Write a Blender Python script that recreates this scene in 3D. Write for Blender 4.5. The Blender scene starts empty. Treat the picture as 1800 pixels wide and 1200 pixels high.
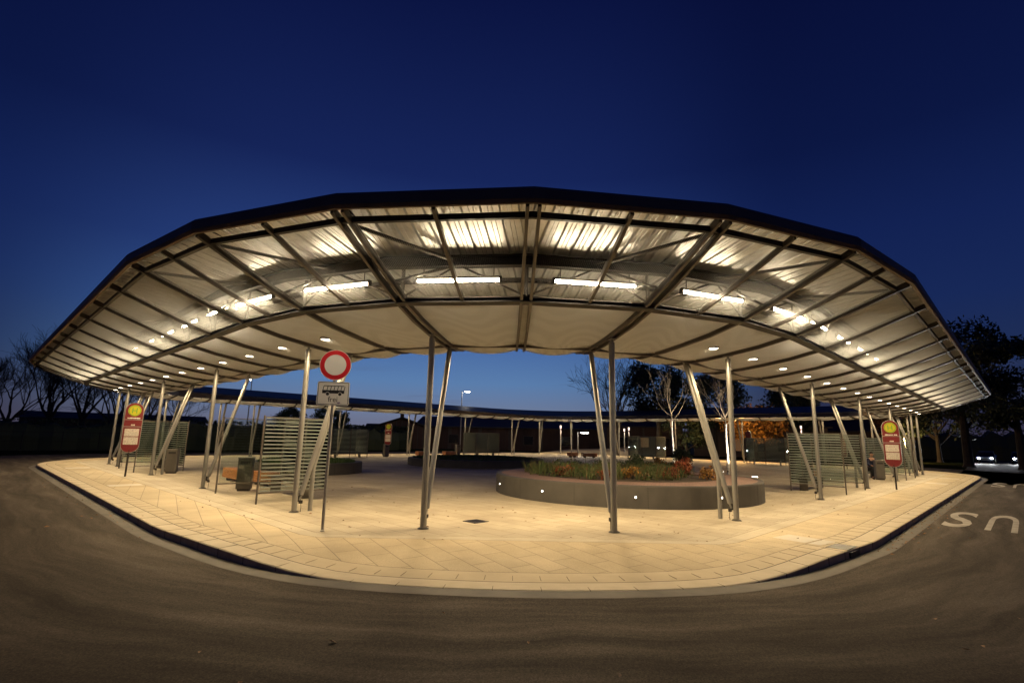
import bpy, math, random
from mathutils import Vector, Matrix
R_ = math.radians
rnd = random.Random(7)
S = bpy.context.scene
COL = S.collection
V = Vector
# ------------------------------------------------------------------ helpers
class MB:
    """collects polygons and links them as ONE mesh object"""
    def __init__(s): s.v = []; s.f = []; s.m = []
    def add(s, vs, fs, mi=0):
        o = len(s.v); s.v += [tuple(p) for p in vs]
        for f in fs: s.f.append(tuple(i + o for i in f)); s.m.append(mi)
    def quad(s, a, b, c, d, mi=0): s.add([a, b, c, d], [(0, 1, 2, 3)], mi)
    def box(s, c, ax, ay, az, mi=0):
        """c centre; ax, ay, az HALF axes"""
        c = V(c); ax = V(ax); ay = V(ay); az = V(az)
        vs = [c + sx*ax + sy*ay + sz*az for sz in (-1, 1) for sy in (-1, 1) for sx in (-1, 1)]
        s.add(vs, [(0, 2, 3, 1), (4, 5, 7, 6), (0, 1, 5, 4), (2, 6, 7, 3), (0, 4, 6, 2), (1, 3, 7, 5)], mi)
    def bevbox(s, c, ax, ay, az, b=.02, mi=0):
        """box with chamfered edges (convex, 24 verts)"""
        c = V(c); ax = V(ax); ay = V(ay); az = V(az)
        L = [ax.length, ay.length, az.length]; A = [ax.normalized(), ay.normalized(), az.normalized()]
        idx = {}; vs = []
        for sx in (-1, 1):
            for sy in (-1, 1):
                for sz in (-1, 1):
                    sg = (sx, sy, sz)
                    for k in range(3):
                        p = c.copy()
                        for j in range(3):
                            p += A[j]*sg[j]*(L[j] - (0 if j == k else b))
                        idx[(sg, k)] = len(vs); vs.append(p)
        fs = []
        for k in range(3):
            i, j = [(1, 2), (2, 0), (0, 1)][k]
            for d in (-1, 1):
                f = []
                for (a, e) in ((-1, -1), (1, -1), (1, 1), (-1, 1)):
                    sg = [0, 0, 0]; sg[k] = d; sg[i] = a; sg[j] = e; f.append(idx[(tuple(sg), k)])
                fs.append(f if d > 0 else f[::-1])
            for a in (-1, 1):
                for e in (-1, 1):
                    s0 = [0, 0, 0]; s1 = [0, 0, 0]; s0[i] = s1[i] = a; s0[j] = s1[j] = e; s0[k] = -1; s1[k] = 1
                    f = [idx[(tuple(s0), i)], idx[(tuple(s1), i)], idx[(tuple(s1), j)], idx[(tuple(s0), j)]]
                    fs.append(f if a*e < 0 else f[::-1])
        for sx in (-1, 1):
            for sy in (-1, 1):
                for sz in (-1, 1):
                    f = [idx[((sx, sy, sz), 0)], idx[((sx, sy, sz), 1)], idx[((sx, sy, sz), 2)]]
                    fs.append(f if sx*sy*sz > 0 else f[::-1])
        s.add(vs, fs, mi)
    def tube(s, pts, rad, n=10, caps=True, mi=0):
        """tube along points; rad number or list"""
        pts = [V(p) for p in pts]
        if not isinstance(rad, (list, tuple)): rad = [rad]*len(pts)
        vs = []
        up = None
        for i, p in enumerate(pts):
            d = (pts[min(i+1, len(pts)-1)] - pts[max(i-1, 0)]).normalized()
            if up is None:
                up = d.cross(V((0, 0, 1)) if abs(d.z) < .9 else V((1, 0, 0))).normalized()
            else:
                up = (up - d*up.dot(d)).normalized()
            w = d.cross(up)
            for k in range(n):
                a = 2*math.pi*k/n
                vs.append(p + rad[i]*(math.cos(a)*up + math.sin(a)*w))
        fs = []
        for i in range(len(pts)-1):
            for k in range(n):
                fs.append((i*n+k, i*n+(k+1) % n, (i+1)*n+(k+1) % n, (i+1)*n+k))
        if caps:
            fs.append(tuple(range(n))[::-1]); fs.append(tuple((len(pts)-1)*n+k for k in range(n)))
        s.add(vs, fs, mi)
    def loop(s, rings, closed=True, mi=0):
        """rings: list of equal length cross sections (closed polygons)"""
        n = len(rings[0]); vs = [p for r in rings for p in r]; fs = []
        m = len(rings)
        for i in range(m if closed else m-1):
            j = (i+1) % m
            for k in range(n):
                fs.append((i*n+k, j*n+k, j*n+(k+1) % n, i*n+(k+1) % n))
        if not closed:
            fs.append(tuple(range(n))); fs.append(tuple((m-1)*n+k for k in range(n))[::-1])
        s.add(vs, fs, mi)
    def prism(s, poly, o, u, v, n, d, mi=0):
        """polygon (2D list) in plane o + x*u + y*v, extruded by n*d"""
        o = V(o); u = V(u); v = V(v); n = V(n); k = len(poly)
        a = [o + x*u + y*v for x, y in poly]; b = [p + n*d for p in a]
        fs = [tuple(range(k))[::-1], tuple(range(k, 2*k))]
        for i in range(k): fs.append((i, (i+1) % k, k+(i+1) % k, k+i))
        s.add(a+b, fs, mi)
    def lathe(s, prof, c, n=32, mi=0):
        c = V(c); vs = []; fs = []
        for i in range(n):
            a = 2*math.pi*i/n
            for r, z in prof: vs.append(c + V((r*math.cos(a), r*math.sin(a), z)))
        m = len(prof)
        for i in range(n):
            j = (i+1) % n
            for k in range(m-1): fs.append((i*m+k, j*m+k, j*m+k+1, i*m+k+1))
        s.add(vs, fs, mi)
    def build(s, name, mats, parent=None, smooth=False, loc=None):
        me = bpy.data.meshes.new(name)
        vs = s.v
        if loc is not None:
            l = V(loc); vs = [tuple(V(p)-l) for p in vs]
        me.from_pydata(vs, [], s.f)
        for m in (mats if isinstance(mats, (list, tuple)) else [mats]): me.materials.append(m)
        if any(s.m): me.polygons.foreach_set('material_index', s.m)
        if smooth: me.polygons.foreach_set('use_smooth', [True]*len(s.f))
        me.update()
        o = bpy.data.objects.new(name, me); COL.objects.link(o)
        if loc is not None: o.location = loc
        if parent is not None: adopt(o, parent)
        return o

def adopt(o, parent):
    """o's mesh is in world space; keep it there under parent"""
    o.parent = parent
    o.matrix_parent_inverse = world_of(parent).inverted()

def world_of(o):
    m = Matrix.LocRotScale(o.location, o.rotation_euler, o.scale)
    if o.parent is not None: m = world_of(o.parent) @ o.matrix_parent_inverse @ m
    return m

def tag(o, label=None, cat=None, group=None, kind=None):
    if label: o['label'] = label
    if cat: o['category'] = cat
    if group: o['group'] = group
    if kind: o['kind'] = kind
    return o

def empty(name, loc, label, cat, group=None):
    o = bpy.data.objects.new(name, None); COL.objects.link(o); o.location = loc
    o.empty_display_size = .3
    return tag(o, label, cat, group)

# ------------------------------------------------------------------ materials
def mat(name, col=(.5, .5, .5), rough=.6, metal=0., spec=.5):
    m = bpy.data.materials.new(name); m.use_nodes = True
    b = m.node_tree.nodes['Principled BSDF']
    b.inputs['Base Color'].default_value = (*col, 1); b.inputs['Roughness'].default_value = rough
    b.inputs['Metallic'].default_value = metal; b.inputs['Specular IOR Level'].default_value = spec
    return m
class NT:
    def __init__(s, m): s.m = m; s.t = m.node_tree; s.b = s.t.nodes.get('Principled BSDF')
    def n(s, typ, **kw):
        nd = s.t.nodes.new(typ)
        for k, v in kw.items():
            if k in nd.inputs: nd.inputs[k].default_value = v
            else: setattr(nd, k, v)
        return nd
    def l(s, a, b): s.t.links.new(a, b)
    def coord(s): return s.n('ShaderNodeTexCoord').outputs['Object']
    def noise(s, vec, scale, detail=4, rough=.55):
        nd = s.n('ShaderNodeTexNoise'); nd.inputs['Scale'].default_value = scale
        nd.inputs['Detail'].default_value = detail; nd.inputs['Roughness'].default_value = rough
        if vec is not None: s.l(vec, nd.inputs['Vector'])
        return nd.outputs['Fac']
    def ramp(s, fac, stops):
        nd = s.n('ShaderNodeValToRGB'); e = nd.color_ramp.elements
        while len(e) < len(stops): e.new(.5)
        for i, (p, c) in enumerate(stops):
            e[i].position = p; e[i].color = (*c, 1) if len(c) == 3 else c
        s.l(fac, nd.inputs['Fac']); return nd.outputs['Color']
    def math(s, op, a, b=None):
        nd = s.n('ShaderNodeMath'); nd.operation = op
        for i, x in enumerate((a, b)):
            if x is None: continue
            if isinstance(x, (int, float)): nd.inputs[i].default_value = x
            else: s.l(x, nd.inputs[i])
        return nd.outputs[0]
    def mix(s, fac, a, b, mode='MIX'):
        nd = s.n('ShaderNodeMix'); nd.data_type = 'RGBA'; nd.blend_type = mode
        for sock, x in ((nd.inputs[0], fac), (nd.inputs[6], a), (nd.inputs[7], b)):
            if isinstance(x, (int, float)): sock.default_value = x
            elif isinstance(x, tuple): sock.default_value = (*x, 1)
            else: s.l(x, sock)
        return nd.outputs[2]
    def bump(s, h, strength=.3, dist=.02):
        nd = s.n('ShaderNodeBump'); nd.inputs['Strength'].default_value = strength; nd.inputs['Distance'].default_value = dist
        s.l(h, nd.inputs['Height']); s.l(nd.outputs[0], s.b.inputs['Normal'])
def dirty(name, c0, c1, scale=3, rough=.6, metal=0., bump=.1, spec=.5):
    m = mat(name, c0, rough, metal, spec); t = NT(m); co = t.coord()
    f = t.noise(co, scale, 5); t.l(t.ramp(f, [(.3, c0), (.7, c1)]), t.b.inputs['Base Color'])
    if bump: t.bump(t.noise(co, scale*12, 3), bump, .01)
    return m
def emit(name, col, st):
    m = bpy.data.materials.new(name); m.use_nodes = True; t = m.node_tree; t.nodes.clear()
    e = t.nodes.new('ShaderNodeEmission'); o = t.nodes.new('ShaderNodeOutputMaterial')
    e.inputs[0].default_value = (*col, 1); e.inputs[1].default_value = st; t.links.new(e.outputs[0], o.inputs[0])
    return m

# ------------------------------------------------------------------ plan of the place
OC = V((.12, 17.79, 0)); _a = R_(135.75)
UL = V((math.cos(_a), math.sin(_a), 0)); UR = V((UL.y, -UL.x, 0)); UZ = V((0, 0, 1))
LL, LR = 22.4, 30.6            # straight lengths of the left and right arms
def P(l, r, z=0.): return OC + UL*l + UR*r + UZ*z
def out_dir(th):               # outward direction; th 0 = towards the camera, + = to the right
    f = -(UL+UR)/math.sqrt(2); g = (UR-UL)/math.sqrt(2); t = R_(th)
    return f*math.cos(t) + g*math.sin(t)
CENT = [OC, P(0, LR), P(LL, LR), P(LL, 0)]
def frames():
    """(origin, outward normal, corner, theta) for every rib of the ring, counter-clockwise from the left of the front corner"""
    F = []
    arms = [(LR, 13), (LL, 10), (LR, 13), (LL, 10)]
    for k in range(4):
        for i in range(7):
            th = -45+15*i
            F.append(dict(o=CENT[k], n=out_dir(th+90*k), k=k, th=th, arm=False, i=i))
        L, nn = arms[k]; a = CENT[k]; b = CENT[(k+1) % 4]
        for i in range(1, nn):
            F.append(dict(o=a.lerp(b, i/nn), n=out_dir(45+90*k), k=k, th=45, arm=True, i=i))
    return F
F = frames(); NF = len(F)
for f in F: f['t'] = V((-f['n'].y, f['n'].x, 0))
def fp(f, r, z): return f['o'] + f['n']*r + UZ*z
def seg_type(i):
    a, b = F[i], F[(i+1) % NF]
    return 'arc' if (not a['arm'] and not b['arm'] and a['k'] == b['k']) else 'arm'

# underside profile (outer edge -> lip)
PROF = [(10.72, 4.90), (10.2, 4.70), (9.5, 4.44), (8.75, 4.20), (8.0, 4.03), (7.26, 3.92), (6.7, 3.85), (6.3, 3.825), (5.95, 3.795), (5.6, 3.84), (5.25, 4.02)]
def prof_z(r):
    for (r0, z0), (r1, z1) in zip(PROF, PROF[1:]):
        if r1 <= r <= r0: return z0 + (z1-z0)*(r0-r)/(r0-r1)
    return PROF[-1][1]
def roof_z(r): return 4.27 + (r-5.2)*(5.14-4.27)/(10.98-5.2)

# ------------------------------------------------------------------ world, camera
W = bpy.data.worlds.new("World"); S.world = W; W.use_nodes = True
wt = W.node_tree; bg = wt.nodes['Background']
sky = wt.nodes.new('ShaderNodeTexSky'); sky.sky_type = 'NISHITA'; sky.sun_disc = False
sky.sun_elevation = R_(-4.5); sky.sun_rotation = R_(2); sky.ozone_density = 6; sky.dust_density = .4
class WN(NT):
    def __init__(s): s.t = wt
w = WN()
geo = w.n('ShaderNodeNewGeometry').outputs['Incoming']
sep = w.n('ShaderNodeSeparateXYZ'); 
tcw = w.n('ShaderNodeTexCoord').outputs['Generated']; w.l(tcw, sep.inputs[0])
zz = sep.outputs['Z']
ramp_c = w.ramp(zz, [(0., (.140, .130, .190)), (.045, (.150, .192, .305)), (.10, (.102, .205, .405)), (.19, (.052, .125, .345)), (.30, (.0225, .054, .205)), (.46, (.0080, .0185, .100)), (.70, (.0030, .0065, .050)), (1., (.002, .004, .035))])
ramp_s = w.ramp(zz, [(0., (.036, .029, .052)), (.05, (.026, .029, .064)), (.12, (.014, .027, .085)), (.22, (.0085, .021, .094)), (.33, (.0060, .0155, .084)), (.46, (.0034, .0085, .054)), (.70, (.002, .004, .034)), (1., (.0015, .003, .025))])
az = w.math('DIVIDE', w.math('ADD', w.math('MULTIPLY', sep.outputs['Y'], .985), w.math('MULTIPLY', sep.outputs['X'], -.17)), w.math('POWER', w.math('ADD', w.math('MULTIPLY', sep.outputs['X'], sep.outputs['X']), w.math('ADD', w.math('MULTIPLY', sep.outputs['Y'], sep.outputs['Y']), 1e-4)), .5))
mr = w.n('ShaderNodeMapRange'); mr.interpolation_type = 'SMOOTHSTEP'
w.l(az, mr.inputs[0]); mr.inputs[1].default_value = .77; mr.inputs[2].default_value = 1.0
grad = w.mix(mr.outputs[0], ramp_s, ramp_c)
nish = w.mix(1., sky.outputs[0], (1.2, 1.2, 1.2), 'MULTIPLY')
# thin bands of cloud low in the west
mp = w.n('ShaderNodeMapping'); w.l(tcw, mp.inputs[0]); mp.inputs['Scale'].default_value = (2.2, 2.2, 26)
cn = w.noise(mp.outputs[0], 1.6, 3, .5)
cl = w.ramp(cn, [(.56, (0, 0, 0)), (.70, (1, 1, 1))])
band = w.ramp(zz, [(.015, (0, 0, 0)), (.05, (1, 1, 1)), (.085, (1, 1, 1)), (.13, (0, 0, 0))])
cf = w.math('MULTIPLY', w.math('MULTIPLY', cl, band), .55)
both = w.mix(.03, grad, nish, 'ADD')
clouded = w.mix(cf, both, (.075, .080, .145))
w.l(clouded, bg.inputs['Color']); bg.inputs['Strength'].default_value = 1.0

cd = bpy.data.cameras.new('camera'); cam = bpy.data.objects.new('camera', cd); COL.objects.link(cam); S.camera = cam
FPX, PITCH, ROLL, HC = 920., .18172, .020948, 1.788
cd.sensor_width = 36; cd.lens = FPX/1800*36; cd.clip_start = .05; cd.clip_end = 2000
fw = V((0, math.cos(PITCH), math.sin(PITCH))); up = V((0, -math.sin(PITCH), math.cos(PITCH))); rt = V((1, 0, 0))
c_, s_ = math.cos(ROLL), math.sin(ROLL)
Rr = c_*rt + s_*up; Uu = -s_*rt + c_*up
cam.matrix_world = Matrix(((Rr.x, Uu.x, -fw.x, 0), (Rr.y, Uu.y, -fw.y, 0), (Rr.z, Uu.z, -fw.z, HC), (0, 0, 0, 1)))
def at(px, D, z=0.):
    """ground point at distance D ahead seen in the direction of column px"""
    return V(((px-900-3)/FPX*.985*D, D, z))

S.view_settings.view_transform = 'Standard'; S.view_settings.look = 'None'; S.view_settings.exposure = 0; S.view_settings.gamma = 1
cy = S.cycles
cy.use_denoising = True
cy.max_bounces = 7; cy.diffuse_bounces = 4; cy.glossy_bounces = 4; cy.transmission_bounces = 6; cy.transparent_max_bounces = 24
cy.caustics_reflective = False; cy.caustics_refractive = False
cy.sample_clamp_indirect = 6

# ------------------------------------------------------------------ material set
WARM = (1., .75, .42)
M = {}
M['steel'] = dirty('painted_steel', (.25, .24, .22), (.32, .31, .285), 2, .40, .5, .05)
M['steel_dark'] = dirty('dark_steel', (.022, .018, .015), (.038, .031, .026), 3, .5, .1, .05, .3)
M['fascia'] = dirty('fascia_metal', (.135, .092, .068), (.17, .12, .09), 1.5, .5, 0., .03, .15)
M['rib'] = dirty('rib_steel', (.062, .052, .043), (.095, .08, .068), 3, .36, .3, .04)
M['sheet'] = dirty('galvanised_sheet', (.44, .425, .395), (.56, .545, .515), 6, .34, .58, .02)
M['sheet_top'] = M['sheet']
M['mesh'] = mat('woven_mesh', (.50, .485, .44), .6); M['hoops'] = mat('hoop_wire', (.62, .60, .55), .5)
def fabric(name, col):
    m = bpy.data.materials.new(name); m.use_nodes = True; t = m.node_tree; t.nodes.clear()
    d = t.nodes.new('ShaderNodeBsdfDiffuse'); d.inputs[0].default_value = (*col, 1); tl = t.nodes.new('ShaderNodeBsdfTranslucent'); tl.inputs[0].default_value = (*col, 1)
    mx = t.nodes.new('ShaderNodeMixShader'); mx.inputs[0].default_value = .46; o = t.nodes.new('ShaderNodeOutputMaterial')
    t.links.new(d.outputs[0], mx.inputs[1]); t.links.new(tl.outputs[0], mx.inputs[2]); t.links.new(mx.outputs[0], o.inputs[0]); return m
M['weave_light'] = fabric('weave_light', (.95, .95, .93)); M['weave_dark'] = fabric('weave_dark', (.66, .655, .63))
M['tube'] = emit('lamp_tube', (1., .84, .585), 84.); M['tube_side'] = emit('side_lamp_tube', (1., .84, .585), 74.)
M['spot'] = emit('spot_lens', (1., .86, .64), 22.); M['lip_fill'] = emit('lip_fill_lens', (1., .80, .52), .8)
M['asphalt'] = mat('asphalt', (.06, .055, .05), .8, 0, .12)
t = NT(M['asphalt']); co = t.coord()
# tyre-worn streaks run round the island: distance from the island's corner against the way along it
vm = t.n('ShaderNodeVectorMath'); vm.operation = 'SUBTRACT'; t.l(co, vm.inputs[0]); vm.inputs[1].default_value = OC
def dotn(vec):
    d = t.n('ShaderNodeVectorMath'); d.operation = 'DOT_PRODUCT'; t.l(vm.outputs[0], d.inputs[0]); d.inputs[1].default_value = vec; return d.outputs['Value']
dl = dotn(UL); dr = dotn(UR)
nl = t.math('MINIMUM', dl, 0.); nr = t.math('MINIMUM', dr, 0.)
dist = t.math('POWER', t.math('ADD', t.math('MULTIPLY', nl, nl), t.math('MULTIPLY', nr, nr)), .5)
along = t.math('SUBTRACT', dl, dr)
cx = t.n('ShaderNodeCombineXYZ'); wob = t.noise(co, .25, 3)
t.l(t.math('ADD', t.math('MULTIPLY', dist, 2.1), t.math('MULTIPLY', wob, 2.4)), cx.inputs[0]); t.l(t.math('MULTIPLY', along, .16), cx.inputs[1])
streak = t.noise(cx.outputs[0], 1.0, 6, .62)
patch = t.noise(co, .30, 5)
grain = t.noise(co, 80, 3, .8)
stone = t.n('ShaderNodeTexVoronoi'); stone.inputs['Scale'].default_value = 70; t.l(co, stone.inputs['Vector'])
c0 = t.ramp(streak, [(.32, (.036, .0275, .0195)), (.50, (.076, .059, .0425)), (.68, (.140, .110, .0795))])
c0 = t.mix(t.ramp(patch, [(.38, (.45, .45, .45)), (.62, (0, 0, 0))]), c0, (.050, .0385, .0275))
c0 = t.mix(.8, c0, t.ramp(grain, [(.28, (.45, .45, .45)), (.5, (.95, .95, .95)), (.72, (1.6, 1.58, 1.55))]), 'MULTIPLY')
c0 = t.mix(.6, c0, t.ramp(stone.outputs['Color'], [(.1, (.5, .5, .5)), (.9, (1.5, 1.5, 1.5))]), 'MULTIPLY')
t.l(c0, t.b.inputs['Base Color']); t.bump(grain, .5, .008)
t.l(t.ramp(streak, [(.3, (.9, .9, .9)), (.7, (.75, .75, .75))]), t.b.inputs['Roughness'])

def slab_mat(name, c0, c1, w_, h_, rot, mortar, msize, offs=.5):
    m = mat(name, c0, .75); t = NT(m); co = t.coord()
    mp = t.n('ShaderNodeMapping'); t.l(co, mp.inputs[0]); mp.inputs['Rotation'].default_value = (0, 0, rot)
    b = t.n('ShaderNodeTexBrick'); t.l(mp.outputs[0], b.inputs['Vector'])
    b.inputs['Scale'].default_value = 1.; b.inputs['Brick Width'].default_value = w_; b.inputs['Row Height'].default_value = h_
    b.inputs['Mortar Size'].default_value = msize; b.inputs['Mortar Smooth'].default_value = .3; b.inputs['Bias'].default_value = 0
    b.inputs['Color1'].default_value = (*c0, 1); b.inputs['Color2'].default_value = (*c1, 1); b.inputs['Mortar'].default_value = (*mortar, 1)
    b.offset = offs; b.squash = 1
    n1 = t.noise(co, .7, 5); n2 = t.noise(co, 60, 2)
    c = t.mix(.5, b.outputs['Color'], t.ramp(n1, [(.3, (.62, .60, .57)), (.7, (1.15, 1.15, 1.15))]), 'MULTIPLY')
    c = t.mix(.35, c, t.ramp(n2, [(.3, (.6, .6, .6)), (.7, (1.3, 1.3, 1.3))]), 'MULTIPLY')
    vo = t.n('ShaderNodeTexVoronoi'); vo.inputs['Scale'].default_value = 1.7; t.l(co, vo.inputs['Vector'])
    blot = t.ramp(vo.outputs['Distance'], [(.02, (.72, .70, .67)), (.045, (1, 1, 1))])
    c = t.mix(.8, c, blot, 'MULTIPLY')
    st_ = t.ramp(t.noise(co, .23, 6, .65), [(.40, (.80, .78, .75)), (.58, (1.04, 1.04, 1.04))])
    c = t.mix(.7, c, st_, 'MULTIPLY')
    t.l(c, t.b.inputs['Base Color']); t.bump(b.outputs['Fac'], -.25, .006)
    return m
ANG = -math.atan2(UL.y, UL.x)
M['pave_in'] = slab_mat('plaza_slabs', (.395, .338, .243), (.46, .395, .29), .80, .40, ANG, (.17, .135, .09), .007)
M['pave_out'] = slab_mat('edge_slabs', (.49, .395, .245), (.55, .445, .28), .80, .40, ANG+R_(13), (.19, .15, .10), .006)
M['guide'] = slab_mat('guidance_strip', (.46, .395, .285), (.51, .44, .32), .30, .30, ANG, (.40, .36, .29), .006, 0.)
M['kerbrow'] = dirty('kerb_row', (.46, .37, .235), (.55, .45, .29), 2.5, .75, 0, .1)
M['joint'] = mat('open_joint', (.075, .058, .04), .9)
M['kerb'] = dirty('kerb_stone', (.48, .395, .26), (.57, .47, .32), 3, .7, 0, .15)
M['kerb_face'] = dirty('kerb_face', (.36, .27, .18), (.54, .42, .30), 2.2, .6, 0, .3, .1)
M['white_slab'] = dirty('white_slab', (.52, .47, .385), (.58, .53, .44), 5, .7)
M['grass'] = dirty('grass_ground', (.016, .020, .009), (.028, .034, .014), 1.2, 1., 0, .1, 0.)
M['paint'] = dirty('road_paint', (.24, .21, .175), (.46, .41, .345), 2.2, .7)

# ------------------------------------------------------------------ ground, road, pavement
def ring_pts(rfun, zfun=None, N=30):
    """closed outline round the island. rfun(th, corner) gives the offset from the corner centre"""
    pts = []
    for k in range(4):
        for i in range(N+1):
            th = -45 + 90*i/N
            n = out_dir(th+90*k); r = rfun(th, k)
            z = zfun(th, k) if zfun else 0.
            pts.append(CENT[k] + n*r + UZ*z)
    return pts
def smooth(a, b, x):
    x = min(1, max(0, (x-a)/(b-a))); return x*x*(3-2*x)
def bulge(th, k): return .60*(1-smooth(12, 38, abs(th))) if k == 0 else 0.
def drop(th, k): return (1-smooth(13, 29, abs(th-1.5))) if k == 0 else 0.
def seam(th, k):
    """straight cut across each corner"""
    a = abs(th)
    if a >= 25: return 8.87*math.cos(R_(20))/math.cos(R_(45-a))
    return 8.87*math.cos(R_(25))/math.cos(R_(a))
RZ = -.13
def kz(w): return lambda th, k: -.120*drop(th, k)*w
def mk_ring(r0, r1, mname, z0=None, z1=None):
    a = ring_pts(r0, z0); b = ring_pts(r1, z1); n = len(a); return a, b
mbg = MB(); mbg.quad((-700, -300, -.19), (700, -300, -.19), (700, 1200, -.19), (-700, 1200, -.19))
tag(mbg.build('ground', M['grass']), kind='structure')
a = ring_pts(lambda th, k: 9.0); b = ring_pts(lambda th, k: (27 if k == 0 else 19)*1.0)
rb = MB(); n = len(a)
rb.add([p + UZ*RZ for p in a] + [p + UZ*RZ for p in b], [(i, n+i, n+(i+1) % n, (i+1) % n) for i in range(n)])
rb.quad(P(-19, 26, RZ), P(-19, 110, RZ), P(-6, 110, RZ), P(-8.9, 26, RZ))
tag(rb.build('road', M['asphalt']), kind='structure')

bands = [  # (outer radius fn, inner radius fn, material, weight outer, weight inner)
    (lambda th, k: 9.72+bulge(th, k), lambda th, k: 9.70+bulge(th, k), 'joint', .93, .93),
    (lambda th, k: 9.70+bulge(th, k), lambda th, k: 9.36+bulge(th, k)*.9, 'kerbrow', .93, .75),
    (lambda th, k: 9.36+bulge(th, k)*.9, lambda th, k: 9.347+bulge(th, k)*.9, 'joint', .75, .75),
    (lambda th, k: 9.347+bulge(th, k)*.9, lambda th, k: seam(th, k)+.012, 'pave_out', .75, 0),
    (lambda th, k: seam(th, k)+.012, lambda th, k: seam(th, k), 'joint', 0, 0),
    (lambda th, k: seam(th, k), lambda th, k: seam(th, k)-.30, 'guide', 0, 0),
    (lambda th, k: seam(th, k)-.30, lambda th, k: seam(th, k)-.308, 'joint', 0, 0),
]
pm = MB(); mats = ['joint', 'kerbrow', 'pave_out', 'guide', 'pave_in']
for r0, r1, mn, w0, w1 in bands:
    a = ring_pts(r0, kz(w0)); b = ring_pts(r1, kz(w1)); n = len(a)
    pm.add(b + a, [(i, n+i, n+(i+1) % n, (i+1) % n) for i in range(n)], mats.index(mn))
inner = ring_pts(lambda th, k: seam(th, k)-.308); n = len(inner)
pm.add(inner, [tuple(range(n))], mats.index('pave_in'))
tag(pm.build('pavement', [M[k] for k in mats]), kind='structure')
# kerb: top, chamfer, face
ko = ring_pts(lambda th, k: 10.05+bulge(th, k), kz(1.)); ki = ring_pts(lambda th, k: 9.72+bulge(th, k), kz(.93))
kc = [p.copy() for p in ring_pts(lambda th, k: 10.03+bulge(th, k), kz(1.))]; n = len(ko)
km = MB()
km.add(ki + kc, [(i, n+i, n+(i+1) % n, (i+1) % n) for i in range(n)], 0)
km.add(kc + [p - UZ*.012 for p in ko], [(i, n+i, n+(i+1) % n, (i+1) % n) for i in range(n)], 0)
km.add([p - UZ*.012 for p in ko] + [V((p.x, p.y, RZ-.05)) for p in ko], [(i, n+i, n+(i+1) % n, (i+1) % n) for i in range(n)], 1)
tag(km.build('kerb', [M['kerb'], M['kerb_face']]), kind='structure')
# thin joints between the kerb stones
kj = MB()
def kerb_mark(c, nrm, tng, dz):
    kj.box(c + nrm*-.165 + UZ*(dz+.002), nrm*.165, tng*.004, UZ*.0015)
    kj.box(c + nrm*.002 + UZ*((dz+RZ)/2), nrm*.003, tng*.005, UZ*max(.004, (dz-RZ)/2-.004))
def row_mark(c, nrm, tng, dz): kj.box(c + UZ*(dz+.002), nrm*.165, tng*.004, UZ*.0015)
th = -44.
while th < 45:
    nn = out_dir(th); tt = V((-nn.y, nn.x, 0)); kerb_mark(CENT[0] + nn*(10.05+bulge(th, 0)), nn, tt, -.120*drop(th, 0)); th += 4.1 if abs(th) > 22 else 3.4
th = -44.
while th < 45:
    nn = out_dir(th); tt = V((-nn.y, nn.x, 0)); row_mark(CENT[0] + nn*(9.53+bulge(th, 0)*.95), nn, tt, -.120*drop(th, 0)*.84); th += 2.15
for i in range(1, 24): kerb_mark(P(i*1.0, -10.05), -UR, UL, 0)
for i in range(1, 30): kerb_mark(P(-10.05, i*1.0), -UL, UR, 0)
for i in range(1, 40): row_mark(P(i*.5, -9.53), -UR, UL, 0)
for i in range(1, 50): row_mark(P(-9.53, i*.5), -UL, UR, 0)
M['joint_soft'] = mat('sanded_joint', (.17, .135, .09), .9)
tag(kj.build('kerb_joints', M['joint_soft']), kind='structure')
# gutter strip along the kerb foot
ga = ring_pts(lambda th, k: 10.05+bulge(th, k), lambda th, k: RZ+.004); gb = ring_pts(lambda th, k: 10.35+bulge(th, k), lambda th, k: RZ+.004)
gc = ring_pts(lambda th, k: 10.362+bulge(th, k), lambda th, k: RZ+.004)
gm = MB(); n = len(ga)
gm.add(ga+gb, [(i, n+i, n+(i+1) % n, (i+1) % n) for i in range(n)], 0)
gm.add(gb+gc, [(i, n+i, n+(i+1) % n, (i+1) % n) for i in range(n)], 1)
M['gutter'] = dirty('gutter_stone', (.062, .048, .034), (.105, .083, .060), 2.5, .7, 0, .2)
tag(gm.build('gutter', [M['gutter'], M['joint']]), kind='structure')
# pale tactile fields across the outer band
tf = MB()
def field(l, r, nrm, tng, ww, r0=8.42, r1=9.32):
    c = P(l, r) if nrm is None else OC
    b0 = P(l, r)
    tf.quad(b0 + nrm*r0 - tng*ww + UZ*.004, b0 + nrm*r1 - tng*ww + UZ*.004, b0 + nrm*r1 + tng*ww + UZ*.004, b0 + nrm*r0 + tng*ww + UZ*.004)
for x in (9.1, 19.5): field(x, 0, -UR, UL, .30)
for x in (21., 27.): field(0, x, -UL, UR, .30)
nn = out_dir(36); b0 = OC
for s0, s1 in ((8.75, 9.35), (9.40, 9.62)):
    tt = V((-nn.y, nn.x, 0)); tf.quad(*[OC + nn*r + tt*q + UZ*.005 for r, q in ((s0, -.32), (s1, -.32), (s1, .32), (s0, .32))])
nn = out_dir(-62)
tag(tf.build('tactile_paving', M['white_slab']), kind='structure')

# ------------------------------------------------------------------ the ring canopy
canopy = empty('ring_canopy', OC, 'large ring shaped steel canopy with mesh ceiling on slanted posts over the bus platform', 'canopy')
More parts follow.
